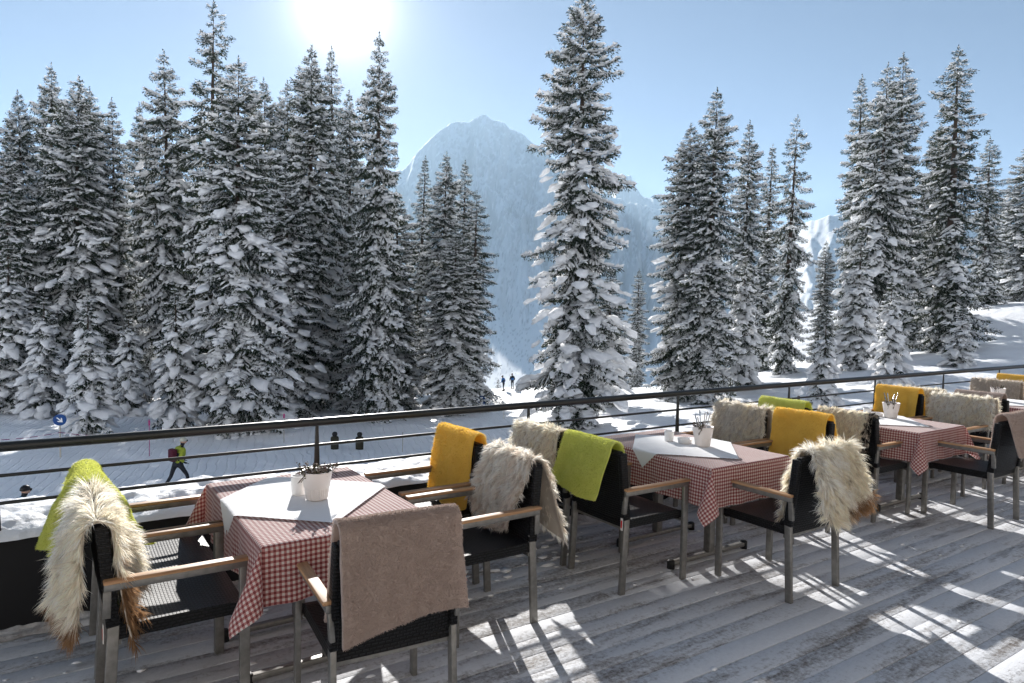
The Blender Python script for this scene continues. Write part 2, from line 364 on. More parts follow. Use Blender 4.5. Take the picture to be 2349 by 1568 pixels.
# ------------------------------------------------------------------ mountains
m = MT['mountain'] = mat('mountain', (.75, .76, .78), .8, .1)
at = nd(m, 'ShaderNodeAttribute', _attribute_name='col'); lk(m, at.outputs['Color'], pb(m).inputs['Base Color'])
def mountain(name, ridge, r0, r1, seed, amp, label, na=620, nr=240, z0=-175, back=True):
    a = np.array([q[0] for q in ridge]); t_ = np.array([q[1] for q in ridge])
    azs = np.linspace(a[0], a[-1], na); te = np.interp(azs, a, t_)
    te = te+.0034*fbm(azs*2.1, azs*0, 6, seed, .6)
    ts = np.linspace(0, 1.35, nr); A, T = np.meshgrid(azs, ts, indexing='ij'); TE = te[:, None]+0*T
    sp = r1*(1+.10*fbm(A*.12, T*0, 2, seed+5))
    Rr = r0+(sp-r0)*T
    top = HEYE+TE*sp
    prof = np.where(T <= 1, z0+(top-z0)*(.28*T+.72*T**1.9), top-(T-1)*(top-z0)*1.5)
    Xn = A*.55; Yn = T*9.
    wgt = np.clip(T, 0, 1)*np.clip(1.02-T, 0, 1)*4*smooth01((T-.12)/.3)
    n1 = ridged(Xn*1.1+.5*fbm(Xn, Yn*.6, 4, seed+2), Yn*.42+.4*fbm(Xn*1.3, Yn, 3, seed+3), 7, seed)
    nz = (n1-.6)*amp*(wgt*.8+.05*(T > .1))
    Zz = prof+nz
    an = np.radians(A); X = Rr*np.sin(an); Y = Rr*np.cos(an)
    # keep the crest under the traced skyline
    lim = HEYE+TE*Rr; Zz = np.minimum(Zz, lim)
    idx = np.arange(X.size).reshape(X.shape)
    Fq = np.stack([idx[:-1, :-1], idx[:-1, 1:], idx[1:, 1:], idx[1:, :-1]], -1).reshape(-1, 4)
    # rock shows where it is steep and high; scattered trees low down
    gy = np.gradient(Zz, axis=1)/np.maximum(np.gradient(Rr, axis=1), 1); gx = np.gradient(Zz, axis=0)/np.maximum(Rr*np.radians(azs[1]-azs[0]), 1)
    steep = np.hypot(gx, gy)
    rn = fbm(Xn*7, Yn*6, 6, seed+40, .7)
    rock = smooth01((steep-.95+rn*1.5+(T-.62)*.9)/.35)*smooth01((T-.3)/.3)
    tree = (fbm(A*26, T*190, 2, seed+60, .7) > .42)*(fbm(A*.9, T*6, 3, seed+70) > -.08)*smooth01((.62-T)/.2)
    col = np.array([.93, .94, .95])*(1-rock[..., None]*.42)+np.array([.25, .25, .25])*rock[..., None]*.42
    col = col*(1-.34*tree[..., None])+np.array([.1, .12, .12])*.28*tree[..., None]
    link(name, newmesh(name, np.stack([X, Y, Zz], -1).reshape(-1, 3), [Fq], MT['mountain'], True, col=col.reshape(-1, 3)), label=label, kind='structure')
mountain('mountain', [(-12,.095),(-2.6,.111),(5,.135),(13.9,.154),(20,.163),(22.1,.169),(23.8,.184),(24.9,.193),(25.9,.218),(27.3,.2416),(28.4,.2575),(28.7,.2591),(30.1,.2625),(30.7,.268),(31.24,.2711),(31.8,.265),(32.6,.2601),(34,.2502),(35.3,.2321),(37.3,.2078),(38.6,.186),(40,.170),(43,.15),(48,.13)],
         1150, 3600, 11, 300, 'pale snowy mountain with a broad rocky summit')
mountain('mountain', [(37.5,.12),(39.4,.15),(41,.176),(41.9,.1863),(42.5,.189),(43.2,.188),(43.6,.173),(44.3,.1553),(45.1,.1545),(46,.15),(47.2,.1426),(49.9,.1268),(53.5,.108),(57,.10)],
         1500, 4600, 23, 260, 'small rocky horn beside the big snowy mountain', na=300)
mountain('mountain', [(50,.085),(53.5,.102),(55,.1065),(56.5,.117),(58,.1258),(60.6,.136),(63.7,.1297),(70,.103),(80,.09),(90,.08)],
         1000, 2600, 37, 90, 'smooth white ridge behind the spruces', na=300)

# ------------------------------------------------------------------ spruces
def octa(level, seed, amp=.28):
    bm = bmesh.new(); bmesh.ops.create_icosphere(bm, subdivisions=level, radius=1)
    V = np.array([q.co[:] for q in bm.verts]); Fc = np.array([[x.index for x in f.verts] for f in bm.faces]); bm.free()
    rg = np.random.default_rng(seed)
    for k in range(5):
        d = rg.normal(size=3); d /= np.linalg.norm(d); V = V*(1+amp*.5*np.sin(3.1*(V@d)+rg.uniform(0, 6)))[:, None]
    for k in range(6):
        d = rg.normal(size=3); d /= np.linalg.norm(d); V = V*(1+amp*.35*np.sin(6.5*(V@d)+rg.uniform(0, 6)))[:, None]
    V[:, 2] *= np.where(V[:, 2] < 0, .5, 1.)
    return V, Fc
BL1 = [octa(1, s, .35) for s in range(6)]; BL2 = [octa(2, s+20, .32) for s in range(6)]
def tufts(P, D, L, W, rg):
    """needle tufts: thin kite shaped leaves from P along D"""
    n = len(P); D = D/np.linalg.norm(D, axis=1)[:, None]
    S = np.cross(D, rg.normal(size=(n, 3))); S /= np.linalg.norm(S, axis=1)[:, None]
    a = P; b = P+D*L[:, None]*.45+S*W[:, None]; c = P+D*L[:, None]; d = P+D*L[:, None]*.45-S*W[:, None]
    V = np.stack([a, b, c, d], 1).reshape(-1, 3); F = np.arange(4*n).reshape(n, 4)
    return V, F
def branch(L, seed, snow, hang):
    """one spruce bough along +x, unit: metre"""
    rg = np.random.default_rng(seed); P = []; D = []; Ln = []; Wd = []
    def ax(s):  # droop then lift at the tip
        return np.array([L*s, .06*L*math.sin(s*4+seed), L*(-.22*s+.20*s**3)*hang-.0*s])
    K = max(5, int(L/.075)); SV = []; SF = []; sn = 0
    def blob(c, size, dirv, lvl):
        nonlocal sn
        V, Fc = (BL2 if lvl else BL1)[rg.integers(6)]
        x = dirv/np.linalg.norm(dirv); z = np.array([0, 0, 1.]); y = np.cross(z, x); y /= np.linalg.norm(y); z = np.cross(x, y)
        Q = V[:, :1]*size[0]*x+V[:, 1:2]*size[1]*y+V[:, 2:]*size[2]*z+c
        SV.append(Q); SF.append(Fc+sn); sn += len(Q)
    for k in range(K):
        s = (k+.5)/K; p = ax(s); t = ax(min(1, s+.03))-ax(s-.03); t /= np.linalg.norm(t)
        for q in range(3):
            P.append(p+rg.normal(size=3)*.015+np.array([0, 0, .03])); D.append(t+rg.normal(size=3)*.7+np.array([0, 0, .1])); Ln.append(rg.uniform(.12, .2)*min(1, .4+L*.6)); Wd.append(rg.uniform(.018, .03)*min(1, .5+L*.5))
        if s > .12:
            for sd in (-1, 1):
                lt = min(.45*L, .62*(1.05-s)*L*.55+.16)*rg.uniform(.7, 1.15)
                dr = t*.75+np.array([0, sd*.8, -.28-.25*rg.random()])
                dr /= np.linalg.norm(dr); J = max(2, int(lt/.11))
                for j in range(J):
                    pj = p+dr*lt*(j+.3)/J+np.array([0, 0, -.16*lt*((j+1)/J)**2])
                    for q in range(2):
                        P.append(pj+rg.normal(size=3)*.012); D.append(dr+rg.normal(size=3)*.5+np.array([0, 0, -.35])); Ln.append(rg.uniform(.1, .19)*min(1, .4+L*.6)); Wd.append(rg.uniform(.016, .028)*min(1, .5+L*.5))
                if lt > .2 and rg.random() < snow*.62:
                    f = rg.uniform(.35, .75); blob(p+dr*lt*f+np.array([0, 0, .035]), (lt*rg.uniform(.2, .42), rg.uniform(.03, .07), rg.uniform(.03, .055)), dr, 0)
    n = max(2, int(L/.15))
    for k in range(n):
        if rg.random() < snow:
            s = (k+rg.uniform(.35, .85))/n
            s = min(s, .97); t = ax(min(1, s+.05))-ax(s-.05); wd = .03+.04*min(1, L)+.10*(L/2.2)*(1.1-abs(s-.6))*rg.uniform(.5, 1.4)
            blob(ax(s)+np.array([0, rg.normal()*.04, .04+.3*wd]), (rg.uniform(.07, .17), wd*.85, wd*rg.uniform(.45, .8)), t, L > .9)
    V, F = tufts(np.array(P), np.array(D), np.array(Ln), np.array(Wd), rg)
    if not SV: SV = [np.zeros((3, 3))]; SF = [np.array([[0, 1, 2]])]
    return V, F, np.concatenate(SV), np.concatenate(SF)
LIB = {}
def lib(L, snow, k, hang):
    key = (L, snow, k, hang)
    if key not in LIB: LIB[key] = branch(L, int(L*10)*7+k*3+1, snow, hang)
    return LIB[key]
def spruce(seed, H, Rm, snow=.8, power=.75, gap=.3, per=5, bare=0., lumps=0, droop=1., irr=.25, scale=1., sag=0.):
    rg = np.random.default_rng(seed)
    NV, NF, SV, SF = [], [], [], []; nn = sn = 0
    z = H-.42*scale; k = 0; lens = [.2, .35, .6, 1., 1.6, 2.3, 3.1]
    wob = rg.uniform(.72, 1.22, 64)
    while z > bare+.25:
        t = (H-z)/H; R0 = Rm*(t**power)*min(1., t/.11)**.42*(1-.28*max(0, t-.82)/.18)
        m_ = per+int(3*t); a0 = rg.uniform(0, 6.3)
        for i in range(m_):
            a = a0+2*PI*i/m_+rg.normal()*.22
            sector = wob[int((a % (2*PI))/(2*PI)*8)+8*int(t*7.9)]
            L = max(.16*scale, R0*(1+rg.normal()*irr*.75)*sector)
            if rg.random() < .07: L *= 1.25
            L = min(L, 1.32*R0+.1)
            key = min(lens, key=lambda q: abs(math.log(q/L))); s = L/key; s3 = .45*s+.55
            hang = (1.0, 1.6)[int(t > .45)]
            V, F, W_, G = lib(key, snow, rg.integers(4), hang)
            el = (.45-1.15*min(1, t*2.2))*droop*.62 - .85*droop*max(0, t-.3) - sag + rg.normal()*.1
            ca, sa = math.cos(a), math.sin(a); ce, se = math.cos(el), math.sin(el); ro = rg.normal()*.25; cr, sr = math.cos(ro), math.sin(ro)
            Mx = np.array([[ca, -sa, 0], [sa, ca, 0], [0, 0, 1]])@np.array([[ce, 0, -se], [0, 1, 0], [se, 0, ce]])@np.array([[1, 0, 0], [0, cr, -sr], [0, sr, cr]])
            o = np.array([ca*.05, sa*.05, z+rg.normal()*.06])
            sv = np.array([s, s3, s3]); NV.append((V*sv)@Mx.T+o); NF.append(F+nn); nn += len(V)
            SV.append((W_*sv)@Mx.T+o+np.array([0, 0, .01])); SF.append(G+sn); sn += len(W_)
        z -= gap*(.85+.6*min(1, t*2))*rg.uniform(.8, 1.2)*scale
        k += 1
    # leader
    for j in range(int(26*scale)+8):
        P = np.array([[0, 0, H-.02*j]]); D = np.array([[rg.normal()*(.25+.03*j), rg.normal()*(.25+.03*j), .9]])
        V, F = tufts(P, D, np.array([.14]), np.array([.02]), rg); NV.append(V); NF.append(F+nn); nn += 4
    V, Fc = BL1[0]; SV.append(V*np.array([.035, .035, .07])*scale+np.array([0, 0, H-.05])); SF.append(Fc+sn); sn += len(V)
    for j in range(lumps):   # heavy cushions of snow on the outer boughs
        t = rg.uniform(.25, .97); a = rg.uniform(0, 6.3); R0 = Rm*(t**power)*rg.uniform(.55, .92); V, Fc = BL2[rg.integers(6)]
        s = rg.uniform(.16, .38)*(.5+t*.6)*scale; x = np.array([math.cos(a), math.sin(a), -.75]); x /= np.linalg.norm(x); y = np.cross([0, 0, 1.], x); y /= np.linalg.norm(y); zz = np.cross(x, y)
        SV.append(V[:, :1]*s*1.35*x+V[:, 1:2]*s*.9*y+V[:, 2:]*s*.62*zz+np.array([math.cos(a)*R0, math.sin(a)*R0, H*(1-t)])); SF.append(Fc+sn); sn += len(V)
    cr = newmesh('crown', np.concatenate(NV), [np.concatenate(NF)], MT['needles'])
    sw = newmesh('snow', np.concatenate(SV), [np.concatenate(SF)], MT['snow_tree'], True)
    b = MB(); hh = [0, H*.25, H*.6, H*.97]; b.tube([(0, 0, q-.3*(q == 0)) for q in hh], [.014*H+.03, .011*H+.02, .006*H+.012, .008], 9)
    tk = b.mesh('trunk', MT['bark'], True)
    return cr, sw, tk, H
VAR = {
 'tall': [spruce(14, 20, 2.4, .6, .68, irr=.52, gap=.37), spruce(15, 20, 2.35, .9, .5, irr=.3, gap=.27, lumps=60), spruce(1, 20, 2.4, .7, .58), spruce(2, 20, 2.35, .8, .52, irr=.42), spruce(3, 20, 2.35, .75, .62, irr=.35)],
 'full': [spruce(16, 20, 3.0, .78, .6, lumps=60, irr=.5, gap=.33), spruce(4, 20, 3.0, .85, .56, lumps=120, irr=.35), spruce(5, 20, 3.0, .8, .62, lumps=90, gap=.27, irr=.32)],
 'narrow': [spruce(6, 20, 1.8, .75, .6, irr=.42), spruce(7, 20, 1.8, .65, .7, irr=.35)],
 'sparse': [spruce(8, 20, 2.7, .6, .6, gap=.46, per=4, irr=.65)],
 'hero': [spruce(9, 23.2, 3.1, .8, .5, lumps=200, irr=.48, gap=.36)],
 'young': [spruce(10, 6.2, 1.3, .95, .85, gap=.36, lumps=100, scale=.8, sag=.15), spruce(11, 6.2, 1.25, .95, .75, gap=.38, lumps=85, scale=.8, sag=.15)],
 'youngtall': [spruce(12, 10, 1.75, .95, .85, gap=.37, lumps=170, scale=.85, sag=.12)],
 'sapling': [spruce(13, 2.6, .5, .95, .9, gap=.22, lumps=30, scale=.5)],
}
# x, y, height, crown radius, kind, variant, label
G1 = 'snowy spruces in the forest beyond the piste'; G2 = 'young spruces under heavy snow'; G3 = 'snowy spruces on the rising slope'
TREES = [
 (-3.4,54.84,17.65,1.94,'tall',0,'snowy spruce cut by the left edge of the photo, behind a taller one',G1),
 (-1.93,51.46,16.08,1.99,'tall',1,'shorter snowy spruce nearest the left edge, above a broad snow-laden young tree',G1),
 (-1.17,56.94,20.84,2.07,'tall',2,'slim snowy spruce with a ragged top, second peak from the left',G1),
 (.13,62.06,24.22,1.97,'tall',0,'slender spruce tip rising just left of the broad cone-shaped spruce at far left',G1),
 (1.26,51.74,20.77,3.19,'full',0,'broad cone-shaped spruce with layered snow, largest of the far left cluster',G1),
 (2.52,61.67,23.08,2.01,'tall',1,'small spruce tip peeking from the right shoulder of the broad far left spruce',G1),
 (3.99,54.71,20.61,1.88,'tall',2,'lone slim spruce standing in the dip between the left and central clusters',G1),
 (6.19,62.82,22.51,1.94,'tall',0,'low spruce tip far back beside the lone slim spruce',G1),
 (7.06,52.65,24.07,3.03,'full',1,'thick dark spruce just left of the tallest left-hand spruce',G1),
 (8.74,49.12,26.69,3.19,'sparse',0,'tallest spruce on the left, thin open boughs near its top',G1),
 (7.6,35.44,18.18,2.68,'full',0,'large front spruce thick with snow behind the left part of the railing',G1),
 (13.23,50.91,23.17,2.36,'tall',1,'spruce with twin-looking top just right of the large front spruce',G1),
 (15.79,56.39,25.,2.12,'tall',2,'half hidden spruce behind the twin-looking one, under the sun',G1),
 (14.19,45.47,23.94,2.61,'tall',0,'tall pointed spruce to the left of the sun glare',G1),
 (17.05,48.36,25.41,1.73,'narrow',0,'very thin spruce spire directly below the sun',G1),
 (20.19,53.45,24.15,2.12,'tall',1,'background spruce between the thin spire and the big one under the sun',G1),
 (15.7,37.5,22.15,2.1,'tall',0,'big spruce just right of the sun, boughs reaching to the piste edge',G1),
 (25.48,52.34,19.77,1.76,'narrow',1,'small spruce tip in front of the left foot of the mountain',G1),
 (23.34,44.15,18.,1.95,'tall',2,'mid-height spruce against the left face of the mountain',G1),
 (26.63,46.75,18.09,1.7,'narrow',0,'thin spruce tip just right of the mid-height spruce against the mountain',G1),
 (23.26,39.41,14.51,2.03,'tall',0,'last spruce of the left forest, edge of the mountain gap',G1),
 (20.79,37.45,11.53,2.3,'full',0,'shorter spruce in front of the last forest spruces by the gap',G1),
 (40.31,62.8,8.98,1.13,'narrow',1,'tiny distant spruces edge beside the valley gap',G1),
 (23.69,29.03,23.2,3.0,'hero',0,'huge lone spruce loaded with snow cushions right of the mountain',G1),
 (43.59,45.04,11.29,1.33,'narrow',0,'small distant spruce peeking from behind the huge lone spruce',G3),
 (35.6,32.41,18.41,2.61,'tall',1,'left spruce of the group right of the huge lone one',G3),
 (34.55,29.53,19.69,2.36,'tall',2,'tallest spruce of the group right of the huge lone one',G3),
 (43.09,33.48,19.45,1.8,'tall',0,'pointed spruce third in the middle right group',G3),
 (51.17,37.68,19.43,1.74,'narrow',1,'shorter thin spruce between two pointed ones in the middle right group',G3),
 (47.47,32.98,19.99,2.04,'sparse',0,'spruce with a bent ragged bough at the right end of the middle group',G3),
 (55.62,34.78,10.53,1.59,'tall',2,'small spruce left of the snow-laden tree at the clearing',G3),
 (63.59,36.75,25.75,2.0,'narrow',0,'thin spruce tip at the left of the big right-hand trio',G3),
 (55.33,30.25,23.68,3.0,'full',1,'broad spruce in the middle of the big right-hand trio',G3),
 (62.96,32.38,26.02,3.0,'tall',1,'spruce with a lopsided top at the right of the trio',G3),
 (58.23,25.93,23.45,3.1,'tall',2,'tall dark solitary spruce right of the trio, open boughs on its right side',G3),
 (80.87,32.69,17.38,2.36,'tall',0,'spruce at the crest of the sunny snowfield',G3),
 (86.57,31.32,16.58,3.03,'full',0,'spruce cut by the right edge above the snowfield crest',G3),
 (91.71,35.12,12.99,2.27,'tall',1,'low spruce filling the gap at the snowfield crest',G3),
 (73.94,34.66,20.04,2.21,'tall',2,'half hidden spruce between the solitary one and the crest',G3),
 (-.25,44.36,6.68,1.35,'young',0,'bulky young spruce under snow, second from the left edge',G2),
 (1.41,36.03,6.51,1.21,'young',1,'young spruce with round snow cushions behind the round blue sign',G2),
 (3.58,43.01,6.1,1.08,'young',0,'darker young spruce right of the one behind the blue sign',G2),
 (4.96,36.06,7.22,1.29,'young',1,'young spruce at the foot of the large front spruce',G2),
 (-1.84,46.63,9.64,1.8,'youngtall',0,'large young spruce with drooping snow pads at the left edge',G2),
 (48.42,27.59,10.02,1.95,'youngtall',0,'very white conical spruce in front of the right-hand trio',G2),
 (41.23,21.51,6.52,1.34,'young',0,'young spruce with green tips crossing the railing, in front of the trio',G2),
 (30.59,18.97,5.71,1.,'young',1,'young snowy spruce behind the railing post near the green blanket',G2),
 (51.43,22.01,4.38,1.2,'young',0,'small round white spruce alone on the snowfield at right',G2),
 (24.43,19.45,2.9,.49,'sapling',0,'little pointed snow-capped sapling tip above a sheepskin',G2),
 (39.84,30.84,9.93,1.36,'youngtall',0,'low spruce at the right foot of the middle right group',G2),
 # hidden depth of the forest
 (5.2,70,17,2.6,'full',1,'dark forest spruce deep between the lone slim one and the thick one',G1),
 (10.5,60,19,2.6,'tall',2,'dark forest spruce deep behind the tallest left one',G1),
 (12.2,42.5,15,2.6,'full',0,'dark spruce filling the gap behind the large front spruce',G1),
 (17.5,43,14,2.4,'full',1,'dark spruce filling the gap left of the big one by the sun',G1),
 (19.9,43.5,15,2.2,'tall',1,'dark spruce filling the gap right of the big one by the sun',G1),
 (0.8,58,14,2.6,'full',1,'dark forest spruce low behind the broad cone-shaped one',G1),
 (30.2,33.8,9,1.8,'tall',2,'smaller spruce behind the right flank of the huge lone spruce',G3),
 (68.5,33,15,3.,'full',0,'dense spruce behind the solitary right-hand spruce',G3),
]
_base = {}
for i, (x, y, H, Rr, kd, vi, lab, grp) in enumerate(TREES):
    vi = {'tall': (i*2+vi) % 5, 'full': (i+vi) % 3}.get(kd, vi) if x != 15.7 else 2
    cr, sw, tk, H0 = VAR[kd][vi]
    R0 = {'tall': 2.3, 'full': 2.9, 'narrow': 1.8, 'sparse': 2.6, 'hero': 3.0, 'young': 1.3, 'youngtall': 1.75, 'sapling': .5}[kd]
    gz = float(ground(x, y)[0])
    o = thing('spruce', (x, y, gz-.1), random.uniform(0, 6.28), lab, 'tree', grp)
    # top height was measured from the picture: keep it wherever the ground ends up
    wf = 1.17 if x < 40 else 1.22 if H > 12 else 1.05
    o.scale = (Rr/R0*wf, Rr/R0*wf, H/H0)
    o.location.z = gz-.1
    if x != 15.7 and H > 12: o.rotation_euler.x = random.uniform(-.022, .022); o.rotation_euler.y = random.uniform(-.022, .022)
    link('trunk', tk, o); link('crown', cr, o); link('snow', sw, o)

# ------------------------------------------------------------------ deck
b = MB(); y = 4.325; j = 0
rg = random.Random(4)
while y > -4:
    x = -6-rg.uniform(0, 3)
    while x < 34:
        L = rg.choice([3., 4., 4.5, 5.])
        dz = rg.uniform(-.0015, .0015)
        b.box((x+.0015, y-.1405, -.026+dz), (x+L-.0015, y, dz)); x += L
    y -= .1445
o = b.obj('deck', MT['deck'], label='grey terrace boards dusted with frost', kind='structure', bevel=.0015)
b = MB(); b.box((-9, -4.1, -.3), (36, 4.34, -.005)); b.obj('deck_base', MT['underdeck'], label='dark base under the terrace boards', kind='structure')

# unseen building added behind the camera; its pale walls bounce sunlight onto the deck
m = MT['plaster'] = mat('plaster', (.5, .45, .38), .85, .1)
vec = coords(m); bump(m, noise(m, vec, 25, 5, .6), .3, .01); lk(m, ramp(m, noise(m, vec, .8, 5, .6), [(.3, (.33, .30, .265)), (.7, (.43, .40, .36))]), pb(m).inputs['Base Color'])
m = MT['glass'] = mat('glass', (.03, .04, .05), .08, .6)
bounce_lodge = thing('bounce_lodge', (0, -4.15, 0), 0, 'unseen pale plastered building added behind the terrace to bounce fill light', 'building')
b = MB(); b.box((-10, -8, -5), (38, 0, 3.2)); b.obj('wall', MT['plaster'], bounce_lodge)
b = MB(); b.box((-10, -8, 3.2), (38, -.12, 7.2)); b.obj('upper_wall', MT['plaster'], bounce_lodge)
b = MB(); b.box((-10.8, -9, 7.2), (38.8, .9, 7.45)); rf = b.obj('roof', MT['bark'], bounce_lodge)
b = MB(); b.box((-10.8, -9, 7.454), (38.8, .9, 7.8)); b.obj('roof_snow', MT['snow_close'], rf, bevel=.1)
for zf, zt, yy in ((.9, 2.3, 0), (4.2, 5.6, -.12)):
    for k in range(9):
        x = -7+k*5
        b = MB()
        for p, q in (((x-.6, yy-.02, zf), (x-.5, yy+.05, zt)), ((x+.5, yy-.02, zf), (x+.6, yy+.05, zt)), ((x-.5, yy-.02, zt-.1), (x+.5, yy+.05, zt)), ((x-.5, yy-.02, zf), (x+.5, yy+.05, zf+.1))): b.box(p, q)
        f = b.obj('window', MT['teak'], bounce_lodge); b = MB(); b.box((x-.5, yy-.01, zf+.1), (x+.5, yy+.015, zt-.1)); b.obj('pane', MT['glass'], f)

# black parapet with snow
b = MB(); b.box((-9, 4.345, -.4), (36, 4.88, .5)); b.obj('parapet', MT['parapet'], label='low black planter wall carrying the railing and a bank of snow', cat='wall', bevel=.004)
def snow_strip(name, x0, x1, y0, y1, zfun, m, label, nx=2600, ny=26):
    xs = np.linspace(x0, x1, nx); ts = np.linspace(0, 1, ny); Xs, Ts = np.meshgrid(xs, ts, indexing='ij')
    Zs, Ys = zfun(Xs, Ts, y0, y1); idx = np.arange(nx*ny).reshape(nx, ny)
    Fq = np.stack([idx[:-1, :-1], idx[1:, :-1], idx[1:, 1:], idx[:-1, 1:]], -1).reshape(-1, 4)
    return link(name, newmesh(name, np.stack([Xs, Ys, Zs], -1).reshape(-1, 3), [Fq], m, True), label=label, kind='stuff')
def zl(X, T, y0, y1):
    edge = .03*fbm(X*5, X*0, 4, 2); yy = y0+edge*(T < .5)+(y1-y0)*T
    prof = np.minimum(1, np.minimum(T/.12, (1-T)/.1)); prof = np.sqrt(np.clip(prof, 0, 1))
    hgt = .035+.03*(fbm(X*1.3, T*2, 3, 5)+.3)+.022*fbm(X*11, T*7, 4, 8)+.02*smooth01((T-.3)*2)+.03*np.maximum(0, fbm(X*5, T*3.5, 3, 77))
    left = smooth01((.45-X)/.9)*.025
    return .495+prof*np.maximum(.012, hgt+left)+.001, yy-.018*np.sin(T*PI)*(T < .15)
snow_strip('snow_bank', -8.5, 34, 4.318, 4.92, zl, MT['snow_close'], 'lumpy bank of snow lying on the black parapet', 4200, 36)
def zd(X, T, y0, y1):
    wdt = (.55+.45*fbm(X*2.2, X*0, 3, 51)); yy = y1-(y1-y0)*(1-T)*np.clip(wdt, .25, 1)
    return .004+np.maximum(0, T**.7*(.035+.03*fbm(X*9, T*3, 4, 61))), yy
snow_strip('snow_drift', -8, 33, 4.13, 4.345, zd, MT['snow_dirty'], 'strip of dirty snow swept against the foot of the parapet', 3000, 12)
# crumbs of snow on the boards
rg_ = np.random.default_rng(5); SV = []; SF = []; sn = 0
for k in range(260):
    x = rg_.uniform(-1, 12); y = 4.25-abs(rg_.normal())*.8; s = rg_.uniform(.004, .016); V, Fc = BL1[rg_.integers(6)]
    SV.append(V*s*np.array([1.3, .9, .45])+np.array([x, y, .003])); SF.append(Fc+sn); sn += len(V)
for k in range(40):
    x = rg_.uniform(2.2, 3.1); y = rg_.uniform(3.6, 4.15); s = rg_.uniform(.01, .045); V, Fc = BL1[rg_.integers(6)]
    SV.append(V*s*np.array([1.3, .8, .28])+np.array([x, y, .003])); SF.append(Fc+sn); sn += len(V)
link('snow_crumbs', newmesh('snow_crumbs', np.concatenate(SV), [np.concatenate(SF)], MT['snow_close'], True), label='crumbs of snow scattered over the boards near the wall', kind='stuff')

# ------------------------------------------------------------------ railing
YR = 4.385; ZR = (.975, .826, .682)
rail = thing('railing', (0, YR, 0), 0, 'dark metal railing of three bars running along the terrace edge', 'railing')
b = MB(); b.tube([(-9, 0, ZR[0]), (36, 0, ZR[0])], .027, 16); b.obj('handrail', MT['rail'], rail, smooth=False).data.polygons.foreach_set('use_smooth', [True]*18)
for z in ZR[1:]:
    b = MB(); b.tube([(-9, 0, z), (36, 0, z)], .0095, 10); b.obj('rail', MT['rail'], rail, smooth=True)
pm = None
for n in range(-5, 20):
    x = 1.428+n*1.674
    if pm is None:
        b = MB(); b.bar((0, 0, .45), (0, 0, .955), .052, .014, .02, .012, side=(1, 0, 0)); b.bar((0, .0, .955), (0, 0, .972), .02, .01)
        po = b.obj('post', MT['rail'], rail, bevel=.002); po.location.x = x; pm = po.data
    else:
        po2 = po.copy(); C.objects.link(po2); po2.location.x = x; po2.parent = rail
# ------------------------------------------------------------------ tables
def cloth_drape(w_, d_, drop, name, m, rnd, ripple=.008, flare=.05, ztop=0., corner=.10, step=.012, tipx=(1, 1, 1, 1), tilt=None):
    """rectangular cloth w_ x d_ table top centred on the origin, hanging by drop on each side; table top at z=0"""
    hx, hy = w_/2, d_/2; xs = np.arange(-hx-drop, hx+drop+1e-6, step); ys = np.arange(-hy-drop, hy+drop+1e-6, step)
    xs = np.linspace(xs[0], hx+drop, len(xs)); ys = np.linspace(ys[0], hy+drop, len(ys))
    X, Y = np.meshgrid(xs, ys, indexing='ij'); ox = np.maximum(np.abs(X)-hx, 0); oy = np.maximum(np.abs(Y)-hy, 0)
    sx = np.sign(X); sy = np.sign(Y); r = np.hypot(ox, oy); th = np.arctan2(oy, ox)
    both = (ox > 0)&(oy > 0)
    rnd_e = .008
    down = np.where(both, r*(1-.10*np.sin(2*th)), np.maximum(ox, oy))
    fl = flare*down+.006*(down > 0)*np.minimum(1, down/.02)
    along = np.where(ox > 0, Y, X)
    rip = ripple*np.sin(along*19+rnd*3+np.where(ox > 0, 1.3, 0))*np.minimum(1, down/drop)+ripple*.6*np.sin(along*41+rnd)*np.minimum(1, down/drop)
    px = np.where(ox > 0, sx*(hx+fl+rip), X); py = np.where(oy > 0, sy*(hy+fl+rip), Y)
    # corner: the free quarter of the cloth hangs as a narrow cone from the table corner (lengths kept)
    r1, r2 = .20, .25
    hx_, hy_ = sx*1., sy*.45; hn = np.hypot(hx_, hy_); hx_, hy_ = hx_/hn, hy_/hn
    e2x, e2y = np.where(sx*sy > 0, -hy_, hy_)*1., np.where(sx*sy > 0, hx_, -hx_)*1.
    sg2 = np.sign(e2y)*sy; e2x, e2y = e2x*sg2, e2y*sg2
    psi = 4*th; out_ = math.sin(r1)*math.cos(r1)*(1-np.cos(psi)); sd_ = math.sin(r2)*np.sin(psi); dn_ = np.sqrt(np.clip(1-out_**2-sd_**2, .2, 1))
    wob_ = 1+.0*r
    cxx = sx*(hx+.004)+fl*0+r*(out_*hx_+sd_*e2x)+sx*flare*r*.7; cyy = sy*(hy+.004)+r*(out_*hy_+sd_*e2y)+sy*flare*r*.7
    px = np.where(both, cxx, px); py = np.where(both, cyy, py); down = np.where(both, r*dn_, down)
    z = -down+.002*fbm(X*7, Y*7, 3, int(rnd*7)); z = np.where(down > 0, z-.001, z)+ztop
    idx = np.arange(X.size).reshape(X.shape)
    Fq = np.stack([idx[:-1, :-1], idx[1:, :-1], idx[1:, 1:], idx[:-1, 1:]], -1).reshape(-1, 4)
    me = newmesh(name, np.stack([px, py, z], -1).reshape(-1, 3), [Fq], m, True, uv=np.stack([X, Y], -1).reshape(-1, 2))
    return me
